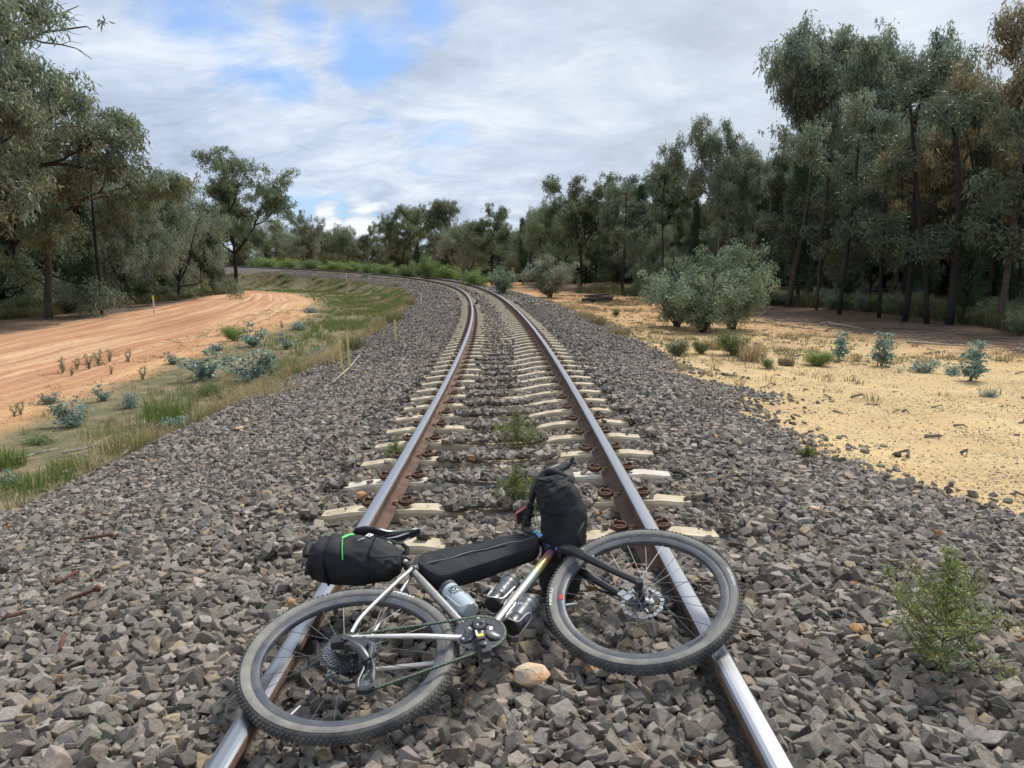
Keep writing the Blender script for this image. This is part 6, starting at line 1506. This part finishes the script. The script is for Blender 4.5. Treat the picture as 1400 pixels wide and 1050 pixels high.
mb = MB(); mb.tube(smooth_path([hbp(.240, 2.6, .8) + v3(0, 0, .012), v3(.878, .560, .272), v3(.905, .545, .284), v3(.940, .522, .270), hbp(.222, -.4, 1.02)], 20), .0165, 12)
mb.tube(smooth_path([hbp(.232, 3.3, 1.), hbp(.236, 4.0, 1.02), hbp(.232, 4.7, 1.02), hbp(.226, 5.3, 1.03), hbp(.222, 5.8, 1.03)], 24), .010, 8, flat=.6); part(mb, 'roll_closure', M_FAB, HBG)
mb = MB(); mb.box(hbp(.228, -.45, 1.12), (.020, .030, .016), STM @ axis_R(SN * .6 - SA * .8, (0, 0, 1))); part(mb, 'buckle', M_BLK, HBG, smooth=False)
mb = MB(); a = np.linspace(0, 2 * np.pi, 48, endpoint=False)
mb.tube([hbp(.050 + .045 * math.cos(t + .5), t, 1.035) for t in a], .0085, 6, closed=True, flat=.30, ref=v3(0, 0, 1)); part(mb, 'band', M_DGREEN, HBG)
mb = MB(); mb.tube([hbp(.19, -.1, 1.03), hbp(.14, .0, 1.08), hbp(.06, 0.05, 1.12), hbp(0, .05, 1.08), hbp(-.1, 0, 1.05)], [.012, .011, .011, .010, .009], 6, flat=.3)
mb.tube([hbp(.12, -.3, 1.06), hbp(.07, -.25, 1.28), hbp(.01, -.3, 1.2), hbp(-.03, -.2, 1.03)], .003, 6); part(mb, 'side_strap', M_FAB2, HBG)
mb = MB(); mb.tube([v3(.868, .520, .012), v3(.842, .530, .040), v3(.836, .545, .085), v3(.836, .560, .120)], [.0042, .0042, .0036, .003], 6, flat=.6); part(mb, 'green_cord', M_GREEN, HBG)
mb = MB()
for z_ in (.06, .10): mb.lathe([(.0135, -.010), (.017, -.009), (.017, .009), (.0135, .010)], v3(.83, .603, z_), axis_R((0, 0, 1)), 18)
part(mb, 'bar_strap', M_FAB2, HBG)
# ------------------------------------------------------------------ odd stones, spikes, posts, timber
M_TAN = simple('tan_rock', (.68, .57, .42), .9, 0, .28, 22, .9, 60, spec=.2, dirt=(.60, .26, .08), dscale=15, damt=1.0)
M_ORR = simple('orange_rock', (.52, .25, .10), .85, 0, .25, 25, .5, 90, dirt=(.55, .38, .22), dscale=18, damt=.7)
M_SPIKE = simple('rusty_iron', (.145, .062, .040), .85, .1, .3, 30, .5, 200)
M_DRY = simple('bleached_wood', (.38, .33, .27), .9, 0, .25, 12, .5, 60)
M_TIMB = simple('weathered_timber', (.085, .072, .065), .95, 0, .35, 5, .6, 40)
M_POSTY = simple('yellow_paint', (.70, .57, .13), .6, 0, .12, 30, dirt=(.45, .33, .14), dscale=8, damt=.5)
M_POSTW = simple('white_post', (.66, .65, .58), .7, 0, .12, 30)
M_REFL = simple('yellow_marker_plate', (.85, .80, .05), .4, 0, .05, 30)
def rock(px, py, sx, sy, sz, mat, label, seed, lift=.3, rz=0, npts=26):
    r = np.random.default_rng(seed); bm = bmesh.new(); d = r.normal(size=(npts, 3)); d /= np.linalg.norm(d, axis=1)[:, None]; d *= r.uniform(.86, 1.05, (npts, 1))
    for q in d: bm.verts.new(q * np.array([sx, sy, sz]) / 2)
    rr = bmesh.ops.convex_hull(bm, input=bm.verts); bmesh.ops.delete(bm, geom=list({g for g in rr['geom_interior'] + rr['geom_unused'] if isinstance(g, bmesh.types.BMVert)}), context='VERTS')
    bmesh.ops.bevel(bm, geom=bm.edges[:], offset=min(sx, sz) * .06, segments=2, affect='EDGES', profile=.6)
    me = bpy.data.meshes.new('loose_rock'); bm.to_mesh(me); bm.free()
    me.polygons.foreach_set('use_smooth', [True] * len(me.polygons))
    if hasattr(me, 'set_sharp_from_angle'): me.set_sharp_from_angle(angle=math.radians(28))
    P = gp(px, py); o = link('loose_rock', me, mat); o.location = tuple(P + np.array([0, 0, sz * lift])); o.rotation_euler = (.1, .1, rz); tag(o, label, 'rock'); return o
rock(727, 950, .138, .105, .085, M_TAN, 'large rounded cream and orange rock in front of the crankset', 3, .62, .3)
rock(645, 975, .060, .048, .045, M_ORR, 'small orange rock left of the large cream one', 5, .7)
rock(806, 931, .040, .032, .03, M_ORR, 'tiny bright orange stone right of the large cream rock', 6, .9)
rock(495, 690, .090, .075, .065, M_ORR, 'orange-brown rock lying on the outer end of a sleeper by the left rail', 8, .9)
rock(1004, 768, .035, .03, .03, M_ORR, 'small orange stone right of the front wheel', 9, .9)
rock(1213, 862, .045, .035, .03, simple('ochre_rock', (.55, .40, .14), .8, 0, .2, 30), 'ochre stone left of the large feathery plant', 10, .9)
rock(1170, 878, .055, .05, .04, M_ORR, 'reddish stone left of the ochre one', 11, .8)
rock(328, 590, .12, .07, .04, M_TAN, 'flat pale orange stone on the ballast shoulder, left', 12, .9)
rock(1112, 704, .075, .05, .03, M_TAN, 'flat yellowish stone on the ballast right of the track', 13, .9)
rock(400, 834, .045, .04, .035, M_ORR, 'orange stone left of the rear wheel top', 14, .9)
rock(688, 636 - 12, .045, .035, .03, M_ORR, 'small orange stone beyond the handlebar bag on a sleeper', 15, .9)
def spike(px, py, px2, py2, head, label):
    a = gp(px, py) + [0, 0, .048]; b = gp(px2, py2) + [0, 0, .050]; mb = MB(); d = (b - a) / np.linalg.norm(b - a)
    mb.tube([a, a + (b - a) * .4, a + (b - a) * .8, b], [.0075, .0095, .0095, .0095], 8)
    if head: mb.tube([b - d * .002, b + d * .012, b + d * .018], [.017, .018, .010], 8)
    o = mb.build('rail_spike', M_SPIKE, smooth=True); o.location = (0, 0, 0); tag(o, label, 'rail spike', 'rusty spikes on the ballast at left')
spike(92, 836, 133, 820, True, 'thick rusty spike with a broad head, lying on the ballast at left')
spike(78, 812, 108, 795, False, 'bent rusty spike just behind the broad-headed one')
spike(110, 748, 152, 743, True, 'thin long rusty spike farthest from the camera at left')
spike(84, 910, 90, 890, False, 'short rusty spike half hidden between stones at left')
spike(5, 862, 36, 851, False, 'flat rusty iron piece at the left border')
def post(px, py, h, w, mat, label, plate=False, lean=0.0, grp='marker posts along the line', flatn=.35):
    P = gp(px, py); root = empty('marker_post', tuple(P)); mb = MB(); mb.box((lean * h / 2, 0, h / 2 - .1), (w, w * flatn, h + .2), np.array([[1, 0, lean], [0, 1, 0], [0, 0, 1]])); mb.build('post', mat, root, bevel=.003)
    if plate: mb = MB(); mb.box((0, -.014, h - .09), (w * 1.5, .006, .22)); mb.build('marker_plate', M_REFL, root)
    tag(root, label, 'marker post', grp)
def hgt(px, py, hp): P = gp(px, py); return hp / F_PX * float((P - CAM) @ FW)
post(469.5, 511, hgt(469.5, 511, 52), .036, M_POSTY, 'left one of the two yellow posts at the ballast edge', lean=-.08)
post(479, 508, hgt(479, 508, 50), .036, M_POSTY, 'right one of the two yellow posts at the ballast edge', lean=-.04)
post(541.5, 468, hgt(541.5, 468, 31), .042, M_POSTY, 'single yellow post further up the left ballast edge', lean=-.03)
post(576, 416, hgt(576, 416, 16), .06, M_POSTW, 'short white post on the left ballast edge near the bend')
post(211, 429, hgt(211, 429, 24), .09, M_POSTW, 'white post with a yellow top beside the dirt road', plate=True)
post(309.5, 402, hgt(309.5, 402, 8), .12, M_POSTW, 'small white post at the foot of the lone black-trunked gum')
post(474, 384, hgt(474, 384, 9), .1, M_POSTW, 'tiny white post on the far embankment')
# stacked old sleepers on the right
P = gp(817, 413)
rgt = np.random.default_rng(6)
for i in range(7):
    mb = MB(); L = rgt.uniform(1.3, 2.1); mb.box((0, 0, 0), (L, .2, .13)); o = mb.build('old_timber', M_TIMB, bevel=.01)
    o.location = (P[0] + rgt.uniform(-.25, .25), P[1] + rgt.uniform(-.4, .4), P[2] + .07 + .125 * (i // 2)); o.rotation_euler = (rgt.normal(0, .05), rgt.normal(0, .05), rgt.normal(.1, .25))
    tag(o, 'dark weathered timber in the heap at the edge of the clearing', 'timber', 'heap of old timbers')
def dead_branch(pts, r, label, mat=M_DRY, grp=None, sub=4, seed=0, name='dead_branch'):
    W_ = [gp(*q) + [0, 0, .05 + .02 * k] for k, q in enumerate(pts)]; mb = MB(); rg = np.random.default_rng(seed); mb.tube(W_, np.linspace(r, r * .4, len(W_)), 7)
    for k in range(sub):
        a = W_[rg.integers(0, len(W_) - 1)]; d = (W_[-1] - W_[0]); d = d / np.linalg.norm(d) + rg.normal(0, .5, 3) * [1, 1, .3]; L = np.linalg.norm(W_[-1] - W_[0]) * .35
        mb.tube([a, a + d * L * .5 + [0, 0, .03], a + d * L], [r * .5, r * .35, r * .15], 5)
    o = mb.build(name, mat, smooth=True); tag(o, label, 'branch', grp)
dead_branch([(12, 637), (45, 630), (80, 622)], .018, 'bleached dead branch lying in the grass at left, nearer one', seed=1)
dead_branch([(85, 625), (120, 620), (155, 604)], .016, 'bleached dead branch lying to the right of the nearer one', seed=2)
dead_branch([(168, 628), (180, 617)], .008, 'short pale stick poking over the ballast edge', seed=3, sub=1)
dead_branch([(455, 528), (478, 508), (492, 492)], .02, 'dry stick leaning right beside the pair of yellow posts', seed=5, sub=2)
for i, (a, b, c) in enumerate((((150, 412), (175, 409), (192, 404)), ((160, 415), (185, 413), (196, 411)), ((145, 409), (160, 404), (180, 400)), ((165, 407), (172, 402), (184, 397)))):
    dead_branch([a, b, c], .06, 'pale broken log in the woodpile under the arching wattle', grp='logs of the woodpile', seed=20 + i, sub=2, name='broken_log')
for i, (a, b) in enumerate((((1030, 440), (1120, 455)), ((1130, 443), (1180, 452)), ((1240, 470), (1330, 478)))):
    dead_branch([a, b], .035, ('long', 'short', 'thin')[i] + ' fallen branch at the foot of the right forest', grp=None, seed=30 + i, sub=2)
sc.view_layers[0].update()
